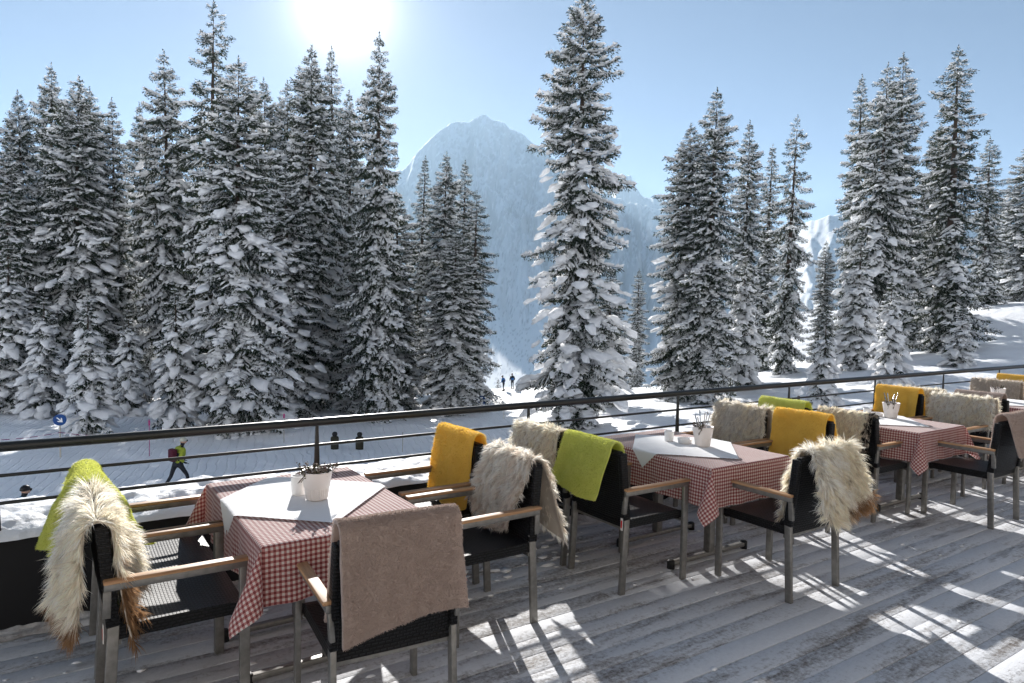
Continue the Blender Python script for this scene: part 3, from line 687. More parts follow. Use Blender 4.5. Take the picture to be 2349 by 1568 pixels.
def diamond(hx, half, cx, cy_, rnd, rot=0.):
    """napkin laid cornerwise; corners past the table edge (|x|>hx) hang down"""
    n = 60; a = np.linspace(-1, 1, n); A, B = np.meshgrid(a, a, indexing='ij'); s = half/2
    c, sn_ = math.cos(rot), math.sin(rot)
    X0 = (A-B)*s; Y0 = (A+B)*s; X = X0*c-Y0*sn_+cx; Y = X0*sn_+Y0*c+cy_
    ox = np.maximum(np.abs(X)-hx-.006, 0); sx = np.sign(X)
    px = np.where(ox > 0, sx*(hx+.014+.04*ox), X); z = -ox+.0045+.0028*np.maximum(0, fbm(X*6+rnd, Y*6, 3, 5))
    # pressed fold lines
    z = z+.0022*np.exp(-(A/.02)**2)+.0022*np.exp(-(B/.02)**2)
    idx = np.arange(X.size).reshape(X.shape)
    Fq = np.stack([idx[:-1, :-1], idx[1:, :-1], idx[1:, 1:], idx[:-1, 1:]], -1).reshape(-1, 4)
    return newmesh('overlay_cloth', np.stack([px, Y, z], -1).reshape(-1, 3), [Fq], MT['napkin'], True, uv=np.stack([X0, Y0], -1).reshape(-1, 2))
TW, TD = .79, 1.16
def make_table(x, y, label):
    t = thing('table', (x, y, 0), 0, label, 'table', 'square terrace tables in a row')
    b = MB(); b.box((-TW/2+.004, -TD/2+.004, .715), (TW/2-.004, TD/2-.004, .742)); b.obj('tabletop', MT['alu'], t, bevel=.004)
    for sy in (-1, 1):
        b = MB(); b.box((-.028, sy*.25-.028, .05), (.028, sy*.25+.028, .715)); b.obj('leg', MT['alu'], t, bevel=.004)
        b = MB(); b.bar((-.37, sy*.25, .035), (.37, sy*.25, .035), .04, .03, side=(0, 1, 0)); b.obj('foot_bar', MT['alu'], t, bevel=.006)
        for sx in (-1, 1):
            b = MB(); b.lathe([(.001, 0), (.026, 0), (.026, .05), (.02, .058), (.001, .058)], 16, (sx*.38, sy*.25)); b.obj('foot', MT['black'], t, smooth=True)
    b = MB(); b.bar((0, -.22, .66), (0, .22, .66), .04, .05, side=(1, 0, 0)); b.obj('beam', MT['black'], t, bevel=.003)
    return t
TX = [1.105, 3.84, 6.43, 9.05, 11.75]; TY = 3.445
pos = ['first', 'second', 'third', 'fourth']
tl = ['table nearest the camera, bare metal legs under a checked cloth', 'table standing between the green blanket chair and the yellow blanket chair', 'table between the black-edged sheepskin chair and the yellow blanket at right', 'table cut off by the right edge of the photo', 'farthest table, hidden behind the last sheepskins']
t0 = make_table(TX[0], TY, tl[0])
for i in range(1, 4):
    t = copy_tree(t0); t.location.x = TX[i]; t['label'] = tl[i]
cl = ['red and white checked tablecloth on the nearest table', 'red and white checked tablecloth on the middle table, glowing orange on its right side', 'red and white checked tablecloth behind the beige blanket chair', 'red and white checked tablecloth corner at the right edge of the photo']
for i in range(4):
    me = cloth_drape(TW+.008, TD+.008, (.245, .25, .25, .25)[i], 'tablecloth', MT['gingham'], i+.3, corner=.085)
    o = link('tablecloth', me, label=cl[i], cat='tablecloth', group='checked tablecloths'); o.location = (TX[i], TY, .748)
ol = ['white cloth laid cornerwise on the nearest checked table', 'white cloth laid cornerwise on the middle checked table', 'white cloth laid cornerwise on the third checked table', 'white cloth on the checked table at the right edge']
for i, (hf, dx, dy, rot) in enumerate([(.5, -.06, .045, .03), (.5, -.02, .0, -.02), (.5, -.03, .02, .03), (.5, 0, 0, 0)]):
    o = link('overlay_cloth', diamond(TW/2, hf, dx, dy, i*3.1, rot), label=ol[i], cat='cloth', group='white overlay cloths'); o.location = (TX[i], TY, .7515)

# ------------------------------------------------------------------ things on the tables
def ribs(i, t): return 1+(.03*(1 if math.sin(t*30) > 0 else -1) if 1 <= i <= 4 else 0)
def pot(loc, label, s=1.):
    p = thing('ribbed_pot', loc, random.uniform(0, 3), label, 'pot', 'white ribbed pots on the tables')
    b = MB(); b.lathe([(.046, 0), (.051, .003), (.053, .012), (.058, .055), (.059, .062), (.064, .066), (.0755, .138), (.078, .142), (.0755, .145), (.069, .14), (.062, .10), (.001, .10)], 180, fun=lambda i, t: 1+(.035*(1 if math.sin(t*32) > 0 else -1) if 2 <= i <= 3 else 0))
    b.obj('bowl', MT['pot'], p, smooth=False)
    b = MB(); b.lathe([(.001, .108), (.06, .106)], 20); b.obj('soil', MT['soil'], p)
    p.scale = (s, s, s)
    return p
def heather(loc, label, seed, lean=(-1, -.2)):
    rg = np.random.default_rng(seed); P = []; D = []; L = []; W = []; b = MB()
    for k in range(16):
        a = rg.uniform(0, 6.3); rr = rg.uniform(0, .05); h = rg.uniform(.04, .085)
        p0 = np.array([rr*math.cos(a), rr*math.sin(a), .0]); d = np.array([math.cos(a)*.35+lean[0]*.25, math.sin(a)*.35+lean[1]*.25, 1.])
        if k % 4 == 0: d = np.array([lean[0], lean[1], .15]); p0 = p0+np.array([0, 0, .03])
        d /= np.linalg.norm(d); pts = [p0+d*h*q/4+np.array([0, 0, -.012*(k % 4 == 0)*q*q/4]) for q in range(5)]
        b.tube([tuple(q) for q in pts], [.0016]*5, 5)
        for q in range(26):
            s = rg.uniform(.2, 1.05); c = p0+d*h*s; P.append(c); D.append(rg.normal(size=3)+np.array([0, 0, .3])); L.append(rg.uniform(.008, .016)); W.append(rg.uniform(.003, .005))
    V, F = tufts(np.array(P), np.array(D), np.array(L), np.array(W), rg); b.add(V, [F])
    o = b.obj('heather_plant', MT['heather'], label=label, cat='plant', group='dry heather in the table pots'); o.location = loc; return o
def cutlery(loc, n, seed, lab, group):
    rg = random.Random(seed); names = ['knife', 'fork', 'spoon']
    ad = ['tallest', 'leaning', 'middle', 'outer', 'short', 'slim']
    for k in range(n):
        nm = names[k % 3]; b = MB(); a = 2*PI*k/n; d = Vector((math.cos(a)*.25, math.sin(a)*.25, 1)).normalized(); p = Vector((math.cos(a)*.022-.012, math.sin(a)*.022, .0)); L = rg.uniform(.10, .135)
        b.bar(p, p+d*L*.75, .006, .003, .009, .003); b.bar(p+d*L*.75, p+d*L, .009, .003, .012, .003) 
        if nm != 'knife': b.bar(p+d*L, p+d*(L+.018), .012, .003, .006, .002)
        else: b.bar(p+d*L, p+d*(L+.01), .012, .003, .009, .002)
        o = b.obj(nm, MT['steel'], label=lab % nm, cat='cutlery', group=group, bevel=.0008); o.location = loc
def cup(loc, r_, h_, label, name='sugar_cup'):
    b = MB(); b.lathe([(.001, .0), (r_*.86, 0), (r_*.9, .003), (r_, h_*.9), (r_*1.02, h_), (r_*.9, h_), (r_*.84, .01), (.001, .008)], 28)
    o = b.obj(name, MT['white_ceramic'], smooth=True, label=label, cat='cup', group='small white vessels on the tables'); o.location = loc; return o
ZT = .7575
PX = [(1.108, 3.40), (3.93, 3.36), (6.60, 3.40), (9.15, 3.5)]
pl = ['white ribbed pot on the nearest table', 'white ribbed pot full of cutlery on the middle table', 'white ribbed pot on the third table in front of the yellow blanket', 'white ribbed pot on the farthest table by the right edge']
hl = ['dry heather drooping over the rim of the nearest pot', 'sprig of dry heather beside the cutlery in the middle pot', 'dry heather in the pot in front of the yellow blanket', 'dry heather in the pot by the right edge']
for i, (x, y) in enumerate(PX):
    pot((x, y, ZT), pl[i], 1.0); heather((x-.018, y, ZT+.105), hl[i], i+3)
heather((PX[0][0]+.03, PX[0][1]-.01, ZT+.104), 'second tuft of dry heather at the right rim of the nearest pot', 33, (.3, 0))
cutlery((PX[1][0], PX[1][1], ZT+.11), 6, 2, '%s standing among the cutlery in the middle table pot', 'cutlery in the middle pot')
cutlery((PX[2][0], PX[2][1], ZT+.095), 6, 5, '%s standing in the pot in front of the yellow blanket', 'cutlery in the third pot')
cup((1.055, 3.525, ZT), .04, .1, 'tall white cup half hidden behind the nearest ribbed pot')
cup((3.86, 3.62, ZT), .036, .075, 'small white cup left of the cutlery pot on the middle table')
cup((3.90, 3.50, ZT), .055, .035, 'low white dish between the cup and the cutlery pot', 'dish')
cup((6.515, 3.58, ZT), .036, .07, 'small white cup on the third table, left of its pot')
cup((6.60, 3.53, ZT), .055, .032, 'low white dish on the third table beside its pot', 'dish')

# ------------------------------------------------------------------ chairs
BACK0 = (-.222, .45); BACK1 = (-.275, .865)    # (y, z) of the backrest bottom and top
def make_chair(loc, rz, label):
    t = thing('armchair', loc, rz, label, 'chair', 'wicker terrace armchairs')
    for sx in (-1, 1):
        b = MB(); b.bar((sx*.268, .25, 0), (sx*.268, .25, .615), .024, .042); b.obj('leg', MT['alu'], t, bevel=.003)
        b = MB(); b.bar((sx*.245, -.262, 0), (sx*.243, -.236, .5), .024, .042); b.obj('leg', MT['alu'], t, bevel=.003)
        b = MB(); b.bar((sx*.268, .271, .626), (sx*.262, -.27, .626), .024, .03, side=(1, 0, 0)); b.bar((sx*.257, -.258, .611), (sx*.25, -.262, .5), .02, .03); a = b.obj('armrest', MT['alu'], t, bevel=.003)
        b = MB(); b.bar((sx*.268, .275, .6495), (sx*.264, -.272, .6495), .046, .016, side=(1, 0, 0)); b.obj('wooden_top', MT['teak'], a, bevel=.004)
    # seat
    n = 16; b = MB(); xs = np.linspace(-.246, .246, n); ys = np.linspace(-.235, .262, n); X, Y = np.meshgrid(xs, ys, indexing='ij')
    Z = .458-.016*np.cos(X/.25*PI/2)*np.cos(Y/.26*PI/2)-.02*smooth01((Y-.2)/.062)
    idx = np.arange(n*n).reshape(n, n); Fq = np.stack([idx[:-1, :-1], idx[1:, :-1], idx[1:, 1:], idx[:-1, 1:]], -1).reshape(-1, 4)
    b.add(np.stack([X, Y, Z], -1).reshape(-1, 3), [Fq])
    b.add(np.stack([X, Y, Z-.055], -1).reshape(-1, 3), [Fq[:, ::-1]])
    for e in (idx[0], idx[-1], idx[:, 0], idx[:, -1]):
        P = np.stack([X, Y, Z], -1).reshape(-1, 3)[e]; Q = P-np.array([0, 0, .055]); k = len(e)
        b.add(np.concatenate([P, Q]), [np.array([[i, i+1, k+i+1, k+i] for i in range(k-1)])])
    b.obj('seat', MT['wicker'], t, smooth=False)
    # backrest
    n = 14; b = MB(); xs = np.linspace(-.24, .24, n); tt = np.linspace(0, 1, n); X, T = np.meshgrid(xs, tt, indexing='ij')
    Yb = BACK0[0]+(BACK1[0]-BACK0[0])*T-.018*(1-(X/.24)**2)-.008*np.sin(T*PI); Zb = BACK0[1]+(BACK1[1]-BACK0[1])*T
    P0 = np.stack([X*(1-.04*T), Yb+.018, Zb], -1).reshape(-1, 3); P1 = np.stack([X*(1-.04*T), Yb-.018, Zb-.004], -1).reshape(-1, 3)
    idx = np.arange(n*n).reshape(n, n); Fq = np.stack([idx[:-1, :-1], idx[1:, :-1], idx[1:, 1:], idx[:-1, 1:]], -1).reshape(-1, 4)
    b.add(P0, [Fq]); b.add(P1, [Fq[:, ::-1]])
    for e in (idx[0], idx[-1], idx[:, 0], idx[:, -1]):
        k = len(e); b.add(np.concatenate([P0[e], P1[e]]), [np.array([[i, i+1, k+i+1, k+i] for i in range(k-1)])])
    b.obj('backrest', MT['wicker'], t)
    b = MB()
    for sx in (-1, 1): b.bar((sx*.243, -.238, .46), (sx*.235, BACK1[0]+.0, .868), .032, .05)
    b.bar((-.235, BACK1[0]-.012, .868), (.235, BACK1[0]-.012, .868), .04, .026, side=(0, 1, 0))
    b.obj('back_frame', MT['wicker'], t, bevel=.005)
    for yy in (.235, -.22): b = MB(); b.bar((-.25, yy, .393), (.25, yy, .393), .02, .02, side=(0, 1, 0)); b.obj('crossbar', MT['alu'], t)
    return t
FR, FL, FF = -PI/2, PI/2, 0.    # facing +x, facing -x, facing the railing
CH = {
 'A1': ((.43, 3.87, 0), FR, 'armchair under the bright green blanket in the left corner by the railing'),
 'A2': ((.43, 3.315, 0), FR, 'armchair nearest the left edge with a shaggy sheepskin over its back'),
 'A3': ((1.945, 3.90, 0), FL, 'armchair carrying the yellow blanket at the nearest table'),
 'A4': ((1.945, 3.275, 0), FL, 'armchair with a creamy sheepskin right of the nearest table'),
 'A5': ((1.12, 2.665, 0), -.085, 'armchair in the foreground seen from behind under a mauve blanket'),
 'B1': ((3.13, 3.86, 0), FR, 'armchair behind the green blanket one, carrying a pale sheepskin'),
 'B2': ((3.14, 3.295, 0), FR, 'armchair with a green blanket left of the middle table'),
 'B3': ((4.83, 3.93, 0), FL, 'armchair with a greyish sheepskin behind the middle table'),
 'B4': ((4.85, 3.33, 0), FL, 'armchair with a yellow blanket right of the middle table'),
 'B5': ((3.91, 2.70, 0), .0, 'armchair with long-haired sheepskin at the near end of the middle table'),
 'C1': ((5.93, 3.88, 0), FR, 'armchair hidden under the far green blanket by the railing'),
 'C2': ((5.95, 3.28, 0), FR, 'armchair with a black-edged sheepskin left of the third table'),
 'C3': ((7.50, 3.92, 0), FL, 'armchair with a yellow blanket behind the third table'),
 'C4': ((7.52, 3.30, 0), FL, 'armchair with a wide creamy sheepskin right of the third table'),
 'C5': ((6.62, 2.70, 0), .0, 'armchair with a beige blanket at the near end of the third table'),
 'D1': ((8.45, 3.9, 0), FR, 'armchair by the railing under the sheepskin strip behind the yellow blanket'),
 'D2': ((8.45, 3.28, 0), FR, 'armchair under the grey-brown blanket left of the fourth table'),
 'D3': ((9.85, 3.9, 0), FL, 'armchair under the round grey sheepskin at the far right'),
 'D4': ((10.0, 3.28, 0), FL, 'armchair cut by the right edge under a grey sheepskin'),
 'E1': ((11.2, 3.95, 0), FR, 'farthest armchair under an ochre blanket by the right edge'),
}
c0 = None; CO = {}
for k, (loc, rz, lab) in CH.items():
    if c0 is None: c0 = CO[k] = make_chair(loc, rz, lab)
    else:
        c = copy_tree(c0); c.location = loc; c.rotation_euler.z = rz; c['label'] = lab; CO[k] = c
m = MT['tagred'] = mat('tagred', (.6, .02, .02), .5)
m = MT['tagwhite'] = mat('tagwhite', (.75, .73, .7), .5)
for k, s in (('A2', 1), ('B2', 1)):
    b = MB(); b.box((s*.243-.009, -.2745, .40), (s*.243+.009, -.2715, .475)); o = b.obj('tag', MT['tagwhite'], CO[k], label='white sticker with a red mark')
    b = MB(); b.box((s*.243-.006, -.2757, .415), (s*.243+.005, -.2749, .455)); b.box((s*.243-.003, -.2765, .428), (s*.243+.007, -.276, .462)); b.obj('mark', MT['tagred'], o)

# ------------------------------------------------------------------ blankets and sheepskins
def drape(u0, u1, Lf, Lb, off=.012, spread=0., skew=0., bow=.0, flf=0., flb=.08, fold=.012, seed=0, nu=44, nv=90, top=0., kf=3., slack=0., twb=0., twf=0.):
    """a sheet over the chair back; returns grids of points (local), params. Lf/Lb: lists of lengths across u"""
    U = np.linspace(0, 1, nu); lf = np.interp(U, np.linspace(0, 1, len(Lf)), Lf); lb = np.interp(U, np.linspace(0, 1, len(Lb)), Lb)
    rr = .022+off; arc = PI*rr/2
    T = np.linspace(-1, 1, nv); S = np.where(T[None, :] > 0, T[None, :]*lf[:, None], T[None, :]*lb[:, None])
    ux = (u0+(u1-u0)*U)[:, None]+0*S
    cy_, cz = BACK1[0]-.012, .872-rr*.2+top
    s = S; front = s > 0; a = np.minimum(np.abs(s)/rr, PI/2); rest = np.maximum(0, np.abs(s)-arc)
    ang = np.where(front, .13+flf+twf*(U[:, None]**2), .05+flb+twb*(U[:, None]**2))     # slope from vertical
    y = cy_+np.where(front, 1, -1)*rr*np.sin(a); z = cz+rr*np.cos(a)+0*s
    dirf = np.where(front, np.sin(ang), -np.sin(ang)); y = y+rest*dirf; z = z-rest*np.cos(ang)
    y = y+np.where(front, 0, -1)*.0
    # folds
    ph = fbm(ux*kf*2+seed*3.7, s*.8, 2, seed)
    amp = fold*smooth01(np.abs(s)/.25)
    fo = amp*(np.sin(ux*kf*2*PI+seed+2*ph)+.6*fbm(ux*8, s*3, 3, seed+1)*1.5+.6)
    y = y+np.where(front, 1, -1)*np.maximum(fo, -off*.4)
    z = z+.006*fbm(ux*6+seed, s*5, 3, seed+5)+slack*np.sin(U*PI)[:, None]*0
    x = (u0+u1)/2+(ux-(u0+u1)/2)*(1+spread*np.abs(s))+skew*s+.006*fbm(s*9, ux*2, 2, seed+9)
    # rest on the seat
    lim = .468+off*.6; inside = (np.abs(x) < .238)&front
    over = np.where(inside, np.maximum(0, lim-z), 0); z = z+over; y = y+over*.9+np.where(over > 0, .0, 0)
    return np.stack([x, y, z], -1), U, S
def grid_mesh(name, P, m, solid=0.0):
    n, k = P.shape[:2]; idx = np.arange(n*k).reshape(n, k); Fq = np.stack([idx[:-1, :-1], idx[1:, :-1], idx[1:, 1:], idx[:-1, 1:]], -1).reshape(-1, 4)
    return newmesh(name, P.reshape(-1, 3), [Fq], m, True)
def normals(P):
    a = np.gradient(P, axis=0); b = np.gradient(P, axis=1); N = np.cross(a, b); N /= np.linalg.norm(N, axis=2)[..., None]+1e-9
    return N
def strands(P, n, length, width, colf, seed, clump=.022, gravity=.35, lay=.55, edge=1., sign=1, cf=1.):
    rg = np.random.default_rng(seed); nu, nv = P.shape[:2]; N = normals(P)*sign
    T = np.gradient(P, axis=1); T /= np.linalg.norm(T, axis=2)[..., None]+1e-9
    mid = nv//2; T[:, :mid] *= -1        # away from the crest
    # area weighting, plus extra at the rims
    dA = np.linalg.norm(np.cross(np.gradient(P, axis=0), np.gradient(P, axis=1)), axis=2)[:-1, :-1]
    p = dA.ravel()/dA.sum(); c = rg.choice(len(p), n, p=p); iu = c//(nv-1); iv = c % (nv-1); fu = rg.random(n); fv = rg.random(n)
    def samp(G):
        return (G[iu, iv]*((1-fu)*(1-fv))[:, None]+G[iu+1, iv]*(fu*(1-fv))[:, None]+G[iu, iv+1]*((1-fu)*fv)[:, None]+G[iu+1, iv+1]*(fu*fv)[:, None])
    p0 = samp(P); nn = samp(N); tt = samp(T); nn /= np.linalg.norm(nn, axis=1)[:, None]
    uu = (iu+fu)/(nu-1); vv = (iv+fv)/(nv-1)
    q = np.floor(p0/clump).astype(np.int64)
    def hh(k): return (((q[:, 0]*73856093 ^ q[:, 1]*19349663 ^ q[:, 2]*83492791)*(k*2+1) >> 3) % 1000)/1000.-.5
    cl = np.stack([hh(1), hh(2), hh(3)], 1)
    Ls = length*rg.uniform(.6, 1.25, n)*(1+.5*hh(5))
    side = np.zeros((n, 3)); gu = np.gradient(P, axis=0); gs = samp(gu); gs /= np.linalg.norm(gs, axis=1)[:, None]+1e-9
    e = np.where(uu < .06, -1, np.where(uu > .94, 1, 0))[:, None]; side = gs*e*edge*.8
    cl = cl*cf; d0 = nn*(1-lay)+tt*lay+cl*.9+rg.normal(size=(n, 3))*.14+side; d0 /= np.linalg.norm(d0, axis=1)[:, None]
    g = np.array([0, 0, -1.]); K = 3; pts = [p0]; d = d0
    for k in range(K):
        d = d+g*gravity*(k+1)/K+tt*.15+cl*.35; d /= np.linalg.norm(d, axis=1)[:, None]; pts.append(pts[-1]+d*(Ls/K)[:, None])
    w_ = np.cross(d0, rg.normal(size=(n, 3))); w_ /= np.linalg.norm(w_, axis=1)[:, None]+1e-9
    ws = [1., .9, .65]; V = []
    for k in range(3): V += [pts[k]-w_*width*ws[k]/2, pts[k]+w_*width*ws[k]/2]
    V.append(pts[3]); V = np.stack(V, 1)       # n,7,3
    base = (np.arange(n)*7)[:, None]
    Fq = np.concatenate([base+np.array([0, 1, 3, 2]), base+np.array([2, 3, 5, 4])]); Ft = base+np.array([4, 5, 6])
    col = colf(uu, vv, p0, rg, hh(7)); tipc = np.clip(col*1.12, 0, 1)
    CC = np.repeat(col[:, None, :], 7, 1); CC[:, 4:] = tipc[:, None]
    return V.reshape(-1, 3), Fq, Ft, CC.reshape(-1, 3)
def fleece_obj(ch, label, mname, solid=.011, fuzz=14000, fl=.009, group='fleece blankets over the chair backs', **k):
    k['fold'] = k.get('fold', .01)*1.7; P, U, S = drape(**k); c = CO[ch]
    o = thing('blanket', c.location, c.rotation_euler.z, label, 'blanket', group)
    n, kk = P.shape[:2]
    sh = link('cloth', grid_mesh('cloth', P, MT[mname]), o)
    md = sh.modifiers.new('thick', 'SOLIDIFY'); md.thickness = solid; md.offset = 0
    b2 = sh.modifiers.new('sub', 'SUBSURF'); b2.levels = 1; b2.render_levels = 1
    if fuzz:
        N = normals(P); sg = 1 if (N[n//2, kk//2, 2] > 0) else -1
        V, Fq, Ft, CC = strands(P+N*sg*solid*.5, fuzz, fl, .0022, lambda u_, v_, p, rg, h: np.zeros((len(u_), 3))+.5, k.get('seed', 0)+3, clump=.006, gravity=.03, lay=.25, sign=sg, cf=.25)
        link('nap', newmesh('nap', V, [Fq, Ft], MT[mname]), o)
    return o
CREAM = np.array([.9, .80, .65]); WHITE = np.array([.92, .87, .79]); BROWN = np.array([.32, .19, .10]); GREYF = np.array([.66, .6, .53]); BLACK = np.array([.012, .011, .01])
def furcol(base, base2, rule=None):
    def f(u_, v_, p, rg, h):
        t = smooth01(.5+.9*fbm(u_*3.1+3, v_*4.3, 3, 7)+h*.8)[:, None]; c = base*(1-t)+base2*t; c = c*(1+.12*rg.normal(size=(len(u_), 1)))
        if rule is not None:
            m_, cc = rule(u_, v_, h); m_ = m_[:, None]; c = c*(1-m_)+cc*m_
        return np.clip(c, .004, .93)
    return f
def fur_obj(ch, label, n, length, colf, lay=.5, clump=.024, width=.0028, gravity=.35, **k):
    P, U, S = drape(**k); c = CO[ch]
    o = thing('sheepskin', c.location, c.rotation_euler.z, label, 'sheepskin', 'sheepskins over the chair backs')
    N = normals(P); sg = 1 if (N[P.shape[0]//2, P.shape[1]//2, 2] > 0) else -1
    # ragged outline: shrink rim slightly
    sh = link('hide', grid_mesh('hide', P, MT['hide']), o); md = sh.modifiers.new('thick', 'SOLIDIFY'); md.thickness = .005; md.offset = 0
    V, Fq, Ft, CC = strands(P+N*sg*.003, n, length, width, colf, k.get('seed', 0)+11, clump=clump, gravity=gravity, lay=lay, sign=sg)
    link('wool', newmesh('wool', V, [Fq, Ft], MT['fur'], True, col=CC), o)
    return o
# nearest table
fleece_obj('A1', 'bright green blanket hooding the chair back in the left corner', 'green', u0=-.26, u1=.2, Lf=[.42, .40, .40, .44], Lb=[.34, .36, .37, .38], off=.035, spread=.2, flb=.12, twb=.24, twf=.5, fold=.024, seed=1, top=-.005, kf=3.2, fuzz=24000)
fur_obj('A2', 'shaggy cream sheepskin with brown ends on the leftmost near chair', 38000, .07,
    furcol(CREAM, WHITE, lambda u_, v_, h: (np.maximum(smooth01((.09-v_+h*.05)/.06), np.maximum(smooth01((v_-.88+h*.06)/.05)*.6, smooth01((v_-.70)/.06)*smooth01((u_-.8)/.1))), BROWN)),
    u0=-.27, u1=.262, Lf=[.30, .34, .40, .42, .36, .56], Lb=[.42, .46, .50, .50, .46], off=.025, spread=.05, skew=.0, flb=.015, twb=.03, twf=.03, fold=.034, kf=2., seed=2, top=-.02)
fleece_obj('A3', 'yellow blanket with a seam over the chair at the nearest table', 'yellow', u0=-.22, u1=.27, Lf=[.56, .54, .50, .46], Lb=[.3, .3, .32], off=.022, spread=.06, flb=.12, fold=.008, seed=3, top=.03, kf=2, fuzz=20000)
fur_obj('A4', 'creamy white sheepskin hanging over the chair right of the nearest table', 30000, .05, furcol(WHITE, np.array([.82, .72, .62])),
    u0=-.21, u1=.25, Lf=[.22, .44, .54, .50, .44, .36], Lb=[.50, .46, .42, .36, .3], off=.018, spread=.10, skew=.12, flb=.16, fold=.018, seed=4)
fleece_obj('A5', 'mauve brown blanket folded over the foreground chair seen from behind', 'mauve', u0=-.245, u1=.23, Lf=[.44, .44, .42], Lb=[.47, .45, .42, .40, .395], off=.028, spread=.05, skew=-.02, flb=.02, fold=.014, seed=5, top=.04, kf=1.6, solid=.017, fuzz=70000, fl=.005, nu=70, nv=120)
# middle table
fur_obj('B1', 'pale cream sheepskin with pointed corners behind the green blanket', 22000, .045, furcol(CREAM, WHITE), u0=-.27, u1=.24, Lf=[.4, .4, .4], Lb=[.44, .42, .40, .44], off=.02, spread=.02, flb=.06, fold=.01, seed=6, top=.01, gravity=.2)
fleece_obj('B2', 'lime green blanket over the chair left of the middle table', 'green', u0=-.27, u1=.2, Lf=[.4, .42, .44], Lb=[.36, .37, .38, .38], off=.025, spread=.04, flb=.30, fold=.014, seed=7, top=.02, kf=2.2, fuzz=26000)
fur_obj('B3', 'greyish swirled sheepskin on the chair behind the middle table', 20000, .05, furcol(WHITE*.82, CREAM), u0=-.26, u1=.27, Lf=[.3, .38, .42, .40, .36], Lb=[.34, .36, .34], off=.02, spread=.02, flb=.1, fold=.012, seed=8, gravity=.2)
fleece_obj('B4', 'yellow blanket over the chair right of the middle table', 'yellow', u0=-.22, u1=.27, Lf=[.46, .46, .44], Lb=[.32, .32, .32], off=.025, spread=.03, flb=.12, fold=.008, seed=9, top=.02, kf=1.6, fuzz=16000)
fur_obj('B5', 'long-haired cream sheepskin with a brown tip at the near end of the middle table', 34000, .07,
    furcol(CREAM, WHITE, lambda u_, v_, h: (smooth01((.10-v_+h*.05)/.05)*smooth01((u_-.45)/.2), BROWN*1.1)),
    u0=-.17, u1=.27, Lf=[.46, .50, .44, .3, .3], Lb=[.40, .46, .44, .42, .36], off=.022, spread=.16, skew=.0, flb=.20, fold=.022, seed=10, top=.01)
# third table
fleece_obj('C1', 'far green blanket showing only its top edge by the railing', 'green', u0=-.24, u1=.24, Lf=[.4, .4], Lb=[.36, .36], off=.025, fold=.01, seed=11, top=.025, fuzz=9000)
fur_obj('C2', 'short-haired beige sheepskin with black edges left of the third table', 24000, .03,
    furcol(CREAM*1.05, CREAM*.92, lambda u_, v_, h: (np.maximum(smooth01((.07-v_+h*.05)/.04), smooth01((u_-.86+h*.1)/.05)), BLACK)),
    u0=-.25, u1=.235, Lf=[.36, .38, .4], Lb=[.38, .40, .40, .36], off=.02, fold=.008, seed=12, spread=.03, gravity=.3, lay=.7)
fleece_obj('C3', 'golden yellow blanket on the chair behind the third table pot', 'yellow', u0=-.22, u1=.25, Lf=[.42, .42], Lb=[.34, .34], off=.025, fold=.01, seed=13, top=.03, fuzz=9000)
fur_obj('C4', 'wide creamy sheepskin right of the third table pot', 20000, .045, furcol(WHITE, CREAM), u0=-.30, u1=.28, Lf=[.30, .36, .36, .34], Lb=[.36, .36, .36], off=.022, fold=.012, seed=14, gravity=.2)
fleece_obj('C5', 'beige brown blanket over the chair at the near end of the third table', 'mauve', u0=-.22, u1=.25, Lf=[.42, .42, .42], Lb=[.37, .38, .38], off=.025, flb=.26, fold=.014, seed=15, top=.03, kf=2, fuzz=16000)
fur_obj('D1', 'thin strip of cream sheepskin visible behind the golden yellow blanket', 9000, .045, furcol(CREAM, WHITE), u0=-.28, u1=.26, Lf=[.3, .3], Lb=[.3, .3], off=.02, seed=16)
fleece_obj('D2', 'grey-brown blanket on the chair left of the right edge table', 'mauve', u0=-.24, u1=.22, Lf=[.40, .4], Lb=[.36, .36], off=.025, seed=17, top=.025, fuzz=6000)
fur_obj('D3', 'rounded grey sheepskin on the far right chair by the railing', 10000, .04, furcol(GREYF, GREYF*1.2), u0=-.28, u1=.28, Lf=[.32, .38, .32], Lb=[.3, .3], off=.025, seed=18)
fur_obj('D4', 'grey-beige sheepskin cut by the right edge of the photo', 9000, .04, furcol(GREYF*1.25, CREAM), u0=-.28, u1=.28, Lf=[.34, .34], Lb=[.3, .3], off=.025, seed=19)
fleece_obj('E1', 'ochre yellow blanket at the far right edge by the railing', 'yellow', u0=-.24, u1=.24, Lf=[.36, .36], Lb=[.3, .3], off=.025, seed=20, top=.03, fuzz=3000)

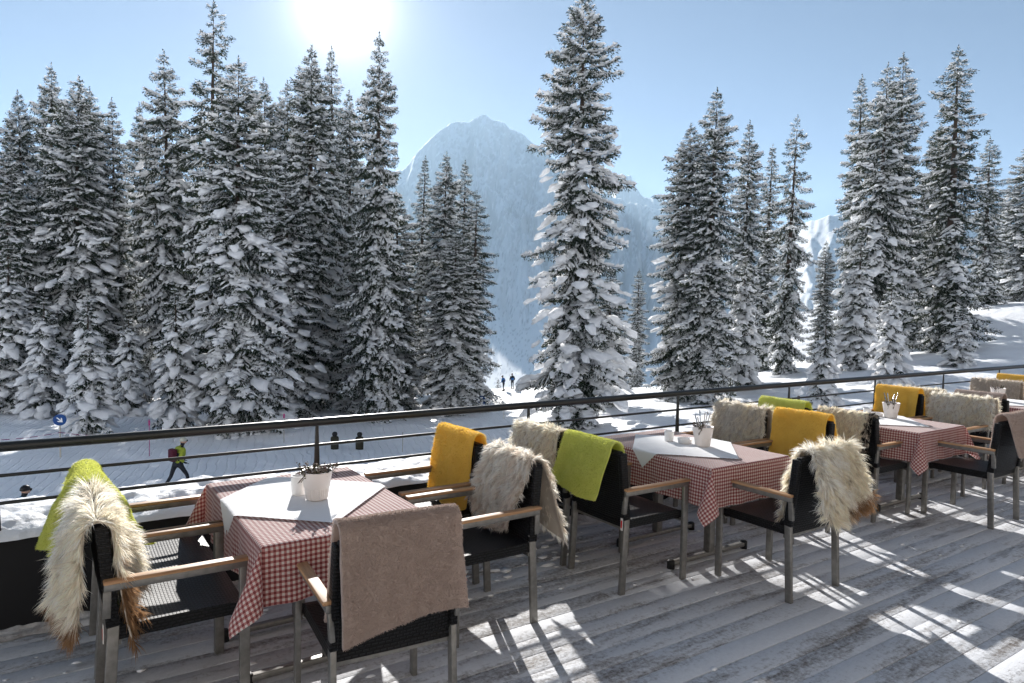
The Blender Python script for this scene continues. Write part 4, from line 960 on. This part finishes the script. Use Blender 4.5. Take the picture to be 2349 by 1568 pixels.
# ------------------------------------------------------------------ piste furniture
def gz(x, y): return float(ground(x, y)[0])
m = MT['pole'] = mat('pole', (.45, .42, .36), .6)
m = MT['purple'] = mat('purple', (.35, .03, .16), .6)
m = MT['signblue'] = mat('signblue', (.01, .06, .22), .4)
m = MT['signwhite'] = mat('signwhite', (.8, .8, .8), .5)
def sign(x, y, h, rr, face, label):
    t = thing('piste_sign', (x, y, gz(x, y)), face, label, 'sign', 'round blue piste signs')
    b = MB(); b.tube([(0, 0, -.2), (0, 0, h+rr*.9)], .028, 8); b.obj('post', MT['pole'], t, smooth=True)
    b = MB(); n = 28; V = [(rr*math.cos(2*PI*i/n), -.045, h+rr*math.sin(2*PI*i/n)) for i in range(n)]+[(rr*math.cos(2*PI*i/n), -.033, h+rr*math.sin(2*PI*i/n)) for i in range(n)]
    b.add(V, [[[i, (i+1) % n, n+(i+1) % n, n+i] for i in range(n)]]); b.add(V[:n], [[list(range(n))]]); b.add(V[n:], [[list(range(n))]]); d = b.obj('disc', MT['signblue'], t)
    b = MB(); a = -PI/4; c, s = math.cos(a), math.sin(a)
    poly = [(-.62, .09), (.1, .09), (.1, .1), (-.15, .42), (.08, .42), (.62, 0), (.08, -.42), (-.15, -.42), (.1, -.1), (.1, -.09), (-.62, -.09)]
    V = [((px*c-py*s)*rr, -.048, h+(px*s+py*c)*rr) for px, py in poly]
    b.add(V, [[[0, 1, 9, 10]], [[2, 3, 4, 5]], [[5, 6, 7, 8]], [[2, 5, 8]]]); b.obj('arrow', MT['signwhite'], d)
sign(.28, 32.5, 1.5, .23, -.15, 'round blue sign with a white arrow on a post at left')
sign(22.73, 37.38, .75, .3, -.5, 'distant round blue sign at the foot of the spruces by the gap')
pl = [(3.28, 31.1, 1.5, 'thin marker pole right of the blue sign'), (13.08, 28.2, .9, 'short marker pole left of the yellow blanket'), (21.75, 33.2, 1.2, 'marker pole just left of the valley gap'),
      (23.2, 34.6, 1.6, 'thin pole in the middle of the valley gap'), (24.6, 33.8, 1.7, 'marker pole against the huge lone spruce'), (-3.2, 33.6, 1.4, 'marker pole at the left end of the rope'), (9.0, 32.4, 1.4, 'marker pole with pink flag under the large front spruce')]
pts = []
for k, (x, y, h, lab) in enumerate(pl):
    b = MB(); b.tube([(0, 0, -.2), (0, 0, h)], .014, 6)
    t = thing('marker_pole', (x, y, gz(x, y)), 0, lab, 'pole', 'thin marker poles by the piste')
    b.obj('stake', MT['pole'] if k else MT['purple'], t)
    if k in (0, 6): b = MB(); b.box((-.03, -.03, h-.25), (.03, .03, h-.05)); b.obj('flag', MT['purple'], t)
m = MT['rope'] = mat('rope', (.2, .02, .12), .7)
vec = coords(m); sp = nd(m, 'ShaderNodeSeparateXYZ'); lk(m, vec, sp.inputs[0]); fr = math_(m, 'FRACT', math_(m, 'MULTIPLY', sp.outputs[0], 2.2)); g_ = math_(m, 'GREATER_THAN', fr, .45)
lk(m, mixc(m, g_, (.6, .55, .6), (.16, .015, .1)), pb(m).inputs['Base Color'])
b = MB(); P = []
anchors = [(-3.2, 33.6), (.28, 32.5), (3.28, 31.1), (9.0, 32.4)]
for (a, c) in zip(anchors[:-1], anchors[1:]):
    for q in range(12):
        s = q/12; x = a[0]+(c[0]-a[0])*s; y = a[1]+(c[1]-a[1])*s; P.append((x, y-.03, gz(*a)*(1-s)+gz(*c)*s+1.0-.25*4*s*(1-s)*.6))
b.tube(P, .016, 6); tag(b.obj('boundary_rope', MT['rope']), 'striped purple and white rope strung between the marker poles', 'rope')
# padded stakes by the piste
m = MT['olive'] = mat('olive', (.03, .028, .018), .8)
for x, y, lab in ((10.55, 29.9, 'dark padded post with rounded cap under the big spruce'), (11.6, 29.6, 'shorter dark padded post beside the capped one')):
    t = thing('padded_post', (x, y, gz(x, y)), 0, lab, 'post', 'dark padded posts by the piste')
    b = MB(); b.lathe([(.001, -.1), (.17, -.1), (.18, .5), (.15, .56), (.08, .58)], 18); b.obj('padding', MT['olive'], t, smooth=True)
    b = MB(); b.lathe([(.08, .58), (.11, .62), (.12, .69), (.09, .76), (.001, .79)], 18); b.obj('cap', MT['black'], t, smooth=True)
# snow capped stake
t = thing('wooden_stake', (34.2, 22.65, gz(34.2, 22.65)), 0, 'short stake with a tall cap of snow right of the middle group', 'stake')
b = MB(); b.box((-.05, -.05, -.2), (.05, .05, .8)); b.obj('stake', MT['bark'], t)
V, Fc = BL2[1]; o = link('snow_cap', newmesh('snow_cap', V*np.array([.2, .2, .3])+np.array([0, 0, 1.0]), [Fc], MT['snow_tree'], True), t)

# ------------------------------------------------------------------ people
def skin_obj(name, verts, edges, radii, m, parent, root=0):
    me = bpy.data.meshes.new(name); me.from_pydata(verts, edges, []); me.materials.append(m)
    o = link(name, me, parent); md = o.modifiers.new('skin', 'SKIN'); md.use_smooth_shade = True
    for i, rr in enumerate(radii):
        sv = me.skin_vertices[0].data[i]; sv.radius = (rr, rr) if np.isscalar(rr) else rr; sv.use_root = (i == root)
    s = o.modifiers.new('sub', 'SUBSURF'); s.levels = 2; s.render_levels = 2
    return o
def person(x, y, rz, label, jacket, panel, pants, helmet, pack=None, stride=.25, scale=1., lean=.08):
    t = thing('person', (x, y, gz(x, y)+.02), rz, label, 'person'); t.scale = (scale,)*3
    L = lean
    V = [(0, 0, .93), (0, .02+L*.4, 1.12), (0, .03+L, 1.32), (0, .03+L*1.2, 1.46), (0, .05+L*1.4, 1.54), (0, .08+L*1.5, 1.64), (0, .08+L*1.5, 1.73)]
    E = [(i, i+1) for i in range(6)]; Rr = [(.16, .12), (.15, .11), (.17, .12), (.09, .07), (.055, .055), (.085, .1), (.06, .07)]
    def add(p, par, rr): V.append(p); Rr.append(rr); E.append((par, len(V)-1)); return len(V)-1
    for s in (-1, 1):
        st = stride*s
        sh = add((s*.19, .02+L, 1.41), 2, .065); el = add((s*.26, -.04+L-st*.3, 1.14), sh, .048); wr = add((s*.24, .13+L-st*.3, .98), el, .032)
        pm_ = add((s*.235, .19+L-st*.3, .95), wr, (.036, .018))
        for k in range(4): q = add((s*.235+(k-1.5)*.018, .24+L-st*.3, .94-.004*abs(k-1.5)), pm_, .009); add((s*.235+(k-1.5)*.02, .265+L-st*.3+.006*(k in (1, 2)), .925), q, .008)
        th = add((s*.235-s*.035, .205+L-st*.3, .955), pm_, .01); add((s*.235-s*.045, .235+L-st*.3, .95), th, .009)
        hp = add((s*.1, st*.2, .86), 0, .09); kn = add((s*.11, st*.75+.05, .5), hp, .062); an = add((s*.12, st*1.25-.04, .1+.05*(s < 0)), kn, .045); add((s*.13, st*1.25+.14, .05+.02*(s < 0)), an, .045)
    skin_obj('body', V, E, Rr, pants, t)
    J = [(0, 0, .88), (0, .02+L*.4, 1.1), (0, .03+L, 1.32), (0, .03+L*1.1, 1.47), (0, .05+L*1.2, 1.53)]; JE = [(0, 1), (1, 2), (2, 3), (3, 4)]; JR = [(.19, .145), (.18, .14), (.2, .15), (.12, .1), (.085, .085)]
    for s in (-1, 1):
        st = stride*s; k = len(J); J += [(s*.2, .02+L, 1.41), (s*.27, -.04+L-st*.3, 1.14), (s*.245, .11+L-st*.3, 1.0)]; JR += [.085, .068, .05]; JE += [(2, k), (k, k+1), (k+1, k+2)]
    j = skin_obj('jacket', J, JE, JR, jacket, t)
    b = MB(); b.lathe([(.001, -.02), (.13, -.02), (.16, .05), (.165, .2), (.15, .3), (.001, .32)], 16); o = b.obj('jacket_panel', panel, t, smooth=True); o.location = (0, .025+L*.5, 1.0); o.scale = (1.22, .97, 1)
    V2, F2 = octa(2, 1, 0.); h = link('head', newmesh('head', V2*np.array([.082, .1, .13])+np.array([0, .085+L*1.5, 1.64]), [F2], MT['skin'], True), t)
    b = MB(); b.bar((0, .18+L*1.5, 1.66), (0, .205+L*1.5, 1.625), .02, .014, .032, .02); b.obj('nose', MT['skin'], h)
    b = MB(); b.bar((-.025, .178+L*1.5, 1.585), (.025, .178+L*1.5, 1.585), .008, .008, side=(0, 1, 0)); b.obj('mouth', MT['lip'], h)
    V3, F3 = BL2[0]; V3 = octa(3, 1, 0.)[0]; F3 = octa(3, 1, 0.)[1]; V3 = V3/np.linalg.norm(V3, axis=1)[:, None]
    V3 = V3.copy(); V3[:, 2] = np.where(V3[:, 2] < -.1, -.1+(V3[:, 2]+.1)*.35, V3[:, 2])
    link('helmet', newmesh('helmet', V3*np.array([.1, .124, .118])+np.array([0, .07+L*1.5, 1.7]), [F3], helmet, True), t)
    b = MB(); b.box((-.085, .16+L*1.5, 1.655), (.085, .205+L*1.5, 1.715)); b.obj('goggles', MT['black'], t, bevel=.015)
    for s in (-1, 1):
        b = MB(); st = stride*s; b.box((s*.13-.06, st*1.25-.11, -.02+.04*(s < 0)), (s*.13+.06, st*1.25+.2, .1+.04*(s < 0))); b.box((s*.13-.062, st*1.25-.11, .1+.04*(s < 0)), (s*.13+.062, st*1.25+.04, .3)); b.obj('boot', MT['black'], t, bevel=.03)
    if pack is not None:
        b = MB(); b.box((-.15, -.33+L*.7, 1.03), (.15, -.12+L*.7, 1.46)); b.obj('backpack', pack, t, bevel=.06)
    return t
MT['skin'] = mat('skin', (.5, .3, .22), .6); MT['lip'] = mat('lip', (.35, .12, .1), .6)
MT['lime'] = mat('lime', (.28, .33, .03), .7); MT['navy'] = mat('navy', (.012, .014, .02), .7); MT['maroon'] = mat('maroon', (.08, .006, .02), .7); MT['paleh'] = mat('paleh', (.5, .5, .42), .4)
MT['teal'] = mat('teal', (.01, .16, .28), .7); MT['darkh'] = mat('darkh', (.015, .012, .012), .4); MT['blue'] = mat('blue', (.02, .12, .35), .7)
person(3.54, 25.54, math.radians(-72), 'walking skier in lime and black jacket with dark red backpack and pale helmet', MT['lime'], MT['navy'], MT['navy'], MT['paleh'], MT['maroon'], .3)
person(-.75, 21.4, math.radians(-60), 'person in a teal jacket and dark helmet, only head and shoulders above the snow bank', MT['teal'], MT['teal'], MT['navy'], MT['darkh'], None, .12)
person(30.2, 46.2, math.radians(20), 'tiny distant person in blue left on the crest of the valley gap', MT['blue'], MT['navy'], MT['navy'], MT['darkh'], None, .1, .7)
person(31.1, 46.3, math.radians(-20), 'tiny distant person in dark clothes right on the crest of the valley gap', MT['navy'], MT['blue'], MT['navy'], MT['darkh'], None, .1, .7)

# ------------------------------------------------------------------ haze
HAZE = .00014
b = MB(); b.box((-1500, -900, -420), (6200, 5600, 1120)); o = b.obj('haze', None, label='thin pale mountain haze', kind='stuff')
m = bpy.data.materials.new('haze'); m.use_nodes = True; m.node_tree.nodes.remove(m.node_tree.nodes['Principled BSDF'])
pv = nd(m, 'ShaderNodeVolumePrincipled', Density=HAZE, Anisotropy=.25); pv.inputs['Color'].default_value = (.56, .79, 1, 1)
lk(m, pv.outputs[0], m.node_tree.nodes['Material Output'].inputs['Volume']); o.data.materials.clear(); o.data.materials.append(m)
